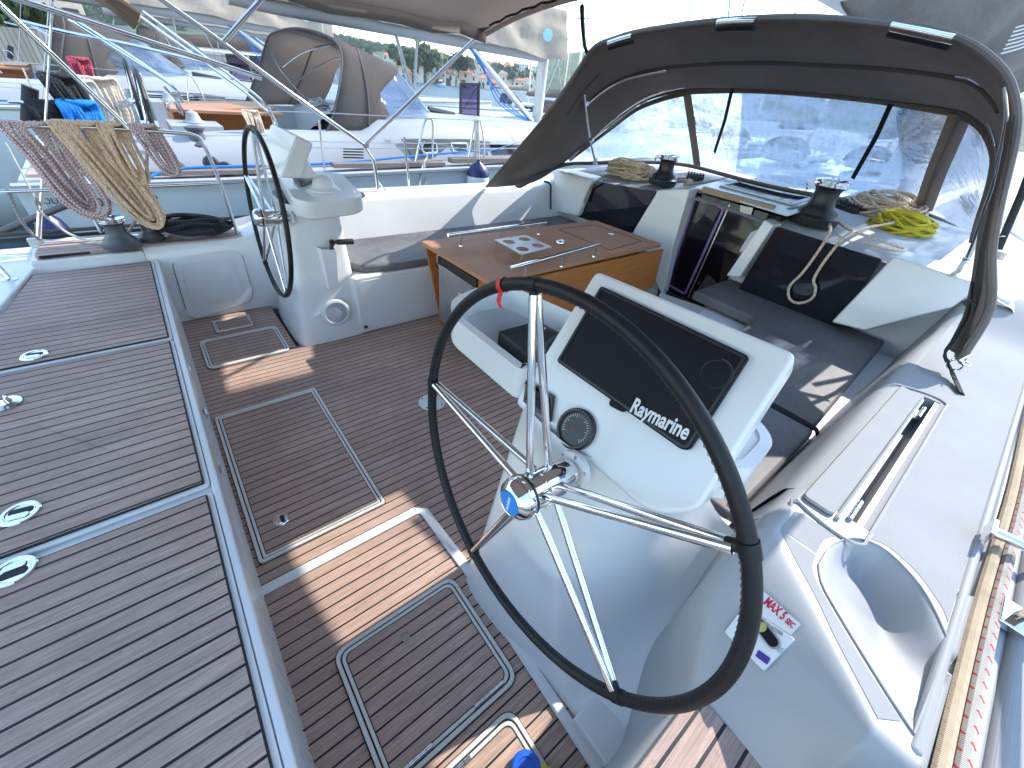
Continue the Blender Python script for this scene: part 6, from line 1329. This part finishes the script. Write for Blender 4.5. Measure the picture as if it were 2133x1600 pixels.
# left: quay, stone wall, white building, bushes
m_stone=NT('rubble_stone'); br=m_stone.n('TexBrick'); br.inputs['Scale'].default_value=1.3; br.inputs['Color1'].default_value=(.36,.33,.29,1); br.inputs['Color2'].default_value=(.26,.24,.21,1); br.inputs['Mortar'].default_value=(.16,.15,.13,1); br.inputs['Mortar Size'].default_value=.03
m_stone.l(m_stone.n('TexCoord').outputs['Object'],br.inputs[0]); m_stone.set(Base_Color=br.outputs[0],Roughness=.9); m_stone=m_stone.m
m=MB(); m.box2((-75,-80,-3),(-27,16,-.15)); obj('quay',m,m_stone,kind='structure',keep=True,smooth=0)
m=MB(); m.box2((-34,-40,-.15),(-33,14,1.6)); obj('quay_wall',m,m_stone,label='low grey stone wall along the quay at the far left',cat='wall',smooth=0)
def lhouse(px0,px1,pyb,pyt,X,col,roof,label):
    a,b=P(px0,pyb,X=X),P(px1,pyb,X=X); zt=P(px0,pyt,X=X).z; zt=max(zt,a.z+3); t=thing('house',(X-4,(a.y+b.y)/2,-.15),label,'house','buildings behind the quay')
    y0,y1=min(a.y,b.y),max(a.y,b.y); m=MB(); m.box2((X-9,y0,-.2),(X,y1,zt)); obj('wall',m,HM[col],t,smooth=0); m=MB(); m.prism([(X+.4,y0-.4,zt),(X-9.4,y0-.4,zt),(X-4.5,y0-.4,zt+2.2)],(0,y1-y0+.8,0)); obj('roof',m,roof,t,smooth=0)
    n=max(2,int((y1-y0)/2.4)); nz=max(1,int(zt/2.9))
    for i in range(n):
        for j in range(nz):
            y=y0+(i+.5)*(y1-y0)/n; z=(j+.4)*zt/nz; m=MB(); m.box2((X-.02,y-.45,z),(X+.05,y+.45,z+1.3)); obj('window',m,m_win,t,smooth=0)
lhouse(-60,75,62,-25,-48,'white',m_tile,'white house with rows of small dark windows at the top left corner')
lhouse(85,190,64,-10,-52,'cream',m_tile2,'cream house behind the white one at the top left')
m=MB()
for k in range(26): c=P(rnd.uniform(-20,75),rnd.uniform(42,80),X=-40); clumps(m,c,1.3,1.0,60,.3,rnd)
obj('hedge',m,m_leaf,smooth=0,label='dark green hedge above the stone wall at the far left',cat='hedge')
# ================================================================ MORE BOATS AHEAD AND ACROSS
m_bh=simple('blue_hull',(.05,.22,.42),.25,var=.05,coat=.4)
def smallboat(loc,rz,label,hullm=m_hull,L=10.0,H=12,mast=True,grp='distant boats'):
    t=thing('sailing_boat',(0,0,0),label,'sailing boat',grp); rr=[]
    for i in range(12):
        k=i/11; x=-L/2+L*k; wd=L*.155*(1-max(0,(k-.45)/.55)**2.2)*(.85+.15*sst(0,.3,k)); wd=max(wd,.03); zt=.75+.35*k*k
        rr.append([(x,wd,zt),(x,wd*.97,.3),(x,wd*.7,-.3),(x,-wd*.7,-.3),(x,-wd*.97,.3),(x,-wd,zt)])
    m=MB(); m.grid(rr); m.poly(rr[0]); m.grid([[r[0],r[-1]] for r in rr]); obj('hull',m,hullm,t,smooth=50)
    m=MB(); m.prism([(-L*.12,L*.10,.9),(L*.2,L*.07,1.0),(L*.27,0,1.0),(L*.2,-L*.07,1.0),(-L*.12,-L*.10,.9)],(0,0,.42)); obj('cabin',m,m_gel,t,bevel=.08); 
    m=MB(); m.box2((-L*.08,-L*.105,1.02),(L*.14,L*.105,1.16)); obj('cabin_windows',m,m_glassd,t)
    rows=[[(-L*.2+dx,L*.09*math.cos(a),1.2+.75*math.sin(a)) for a in [math.pi*j/10 for j in range(11)]] for dx in (0,.6,1.2)]; rows.append([(p[0]+.7,p[1]*.9,1.15+(p[2]-1.15)*.3) for p in rows[-1]]); m=MB(); m.grid(rows); obj('sprayhood',m,m_canvasd if rnd.random()<.5 else m_canvas,t,solid=.01)
    if mast:
        m=MB(); m.lathe([(.08,0),(.07,H)],(L*.08,0,1.2),(0,0,1),12); mo=obj('mast',m,m_steelb,t); m=MB()
        for z in (H*.4,H*.7):
            m.tube([(L*.06,-.75,1.2+z),(L*.08,0,1.25+z),(L*.06,.75,1.2+z)],.03,5)
        for s in (-1,1): m.tube([(L*.05,s*L*.13,.9),(L*.06,s*.75,1.2+H*.4),(L*.06,s*.75,1.2+H*.7),(L*.08,0,1.1+H)],.012,4)
        m.tube([(L*.08,0,1.1+H),(L*.49,0,1.1)],.025,5); m.tube([(L*.08,0,1.2+H),(-L*.49,0,.9)],.010,4); obj('rigging',m,m_steelb,mo)
        m=MB(); m.tube([(L*.07,0,2.2),(-L*.3,0,2.15)],.09,8); bo_=obj('boom',m,m_gel,t); m=MB(); m.tube([(L*.07,0,2.55),(-L*.1,0,2.42),(-L*.3,0,2.3)],[.22,.17,.12],10); obj('sail_cover',m,m_beige if rnd.random()<.5 else m_canvas,bo_)
    t.location=loc; t.rotation_euler=(0,0,rz); return t
sb=smallboat((0,0,-.95),0,'t')
sbb=smallboat((0,0,-.95),0,'t',m_bh,9)
def mastat(src,px,Y,rz,label,s=1.0,L=10):
    q=P(px,150,Y=Y); o=V((L*.08*s*math.cos(rz),L*.08*s*math.sin(rz),0)); return V((q.x-o.x,q.y-o.y,-.95))
spec=[(1205,22,1.57,'sailing boat whose thin mast stands just right of the tan boom cover'),(1238,30,1.5,'sailing boat with the second mast right of the tan boom cover'),(1332,26,1.6,'sailing boat whose mast with spreaders rises left of the thick grey mast'),(1400,17,1.57,'nearest sailing boat ahead, its thick grey mast above the sprayhood'),(1470,24,1.6,'sailing boat whose mast carries a radar dome above the sprayhood'),(1610,30,1.57,'sailing boat ahead behind the left part of the clear window'),(1750,26,1.57,'sailing boat ahead behind the middle of the clear window'),(1940,30,1.57,'sailing boat ahead behind the right part of the clear window'),(1180,40,1.4,'far sailing boat right behind the neighbour mast'),(1285,45,1.57,'far small sailing boat between the masts above the sprayhood'),(1365,40,1.57,'far small sailing boat left of the nearest mast'),(1520,42,1.57,'far small sailing boat above the left grab rail of the sprayhood')]
for i,(px,Y,rz,lab) in enumerate(spec):
    loc=mastat(sb,px,Y,rz,lab,1.15 if i==3 else 1)
    if i==0: sb.location=loc; sb.rotation_euler=(0,0,rz); sb['label']=lab
    else: dup(sb,loc,rz,lab,scale=(1.25,)*3 if i==3 else None)
q=P(1082,246,Z=-.95); sbb.location=P(1085,200,D=46); sbb.location.z=-.95; sbb.rotation_euler=(0,0,1.2); sbb['label']='blue hulled sailing boat moored behind the mast foot of the neighbouring yacht'
q=P(920,182,Z=-.95); b2=dup(sbb,(q.x,q.y,-.95),2.2,'small blue boat with bare mast off the waterfront houses',scale=(.7,)*3)
for px,py,lab in ((1110,193,'white boat at the quay under the houses right of the vang'),(990,186,'white boat at the quay left of the violet hatch'),(600,95,'far boat beyond the third yacht to port')):
    q=P(px,py,Z=-.95); 
    if py<100: q=P(606,105,X=-17.5); q.y-=0
    dup(sb,(q.x,q.y,-.95),1.9,lab,scale=(.6,)*3 if py>100 else (1.2,)*3)
# pontoon ahead
m=MB(); m.box2((-14,15.2,-1.2),(14,16.6,-.45)); obj('pontoon',m,simple('concrete_pontoon',(.45,.44,.42),.8),label='pale floating pontoon ahead of the bows',cat='pontoon')
# ================================================================ CHECK DEPTH OF GROUP LABELS
# ================================================================ THE AIR
hz_=MB(); hz_.box2((-2300,-900,-6),(1300,2100,330)); hm=bpy.data.materials.new('air_haze'); hm.use_nodes=True; _t=hm.node_tree; _t.nodes.remove(_t.nodes['Principled BSDF']); _v=_t.nodes.new('ShaderNodeVolumePrincipled'); _v.inputs['Color'].default_value=(.80,.88,1,1); _v.inputs['Density'].default_value=.0003; _v.inputs['Anisotropy'].default_value=.2; _t.links.new(_v.outputs[0],_t.nodes['Material Output'].inputs['Volume'])
obj('haze',hz_,hm,kind='stuff',keep=True,smooth=0)
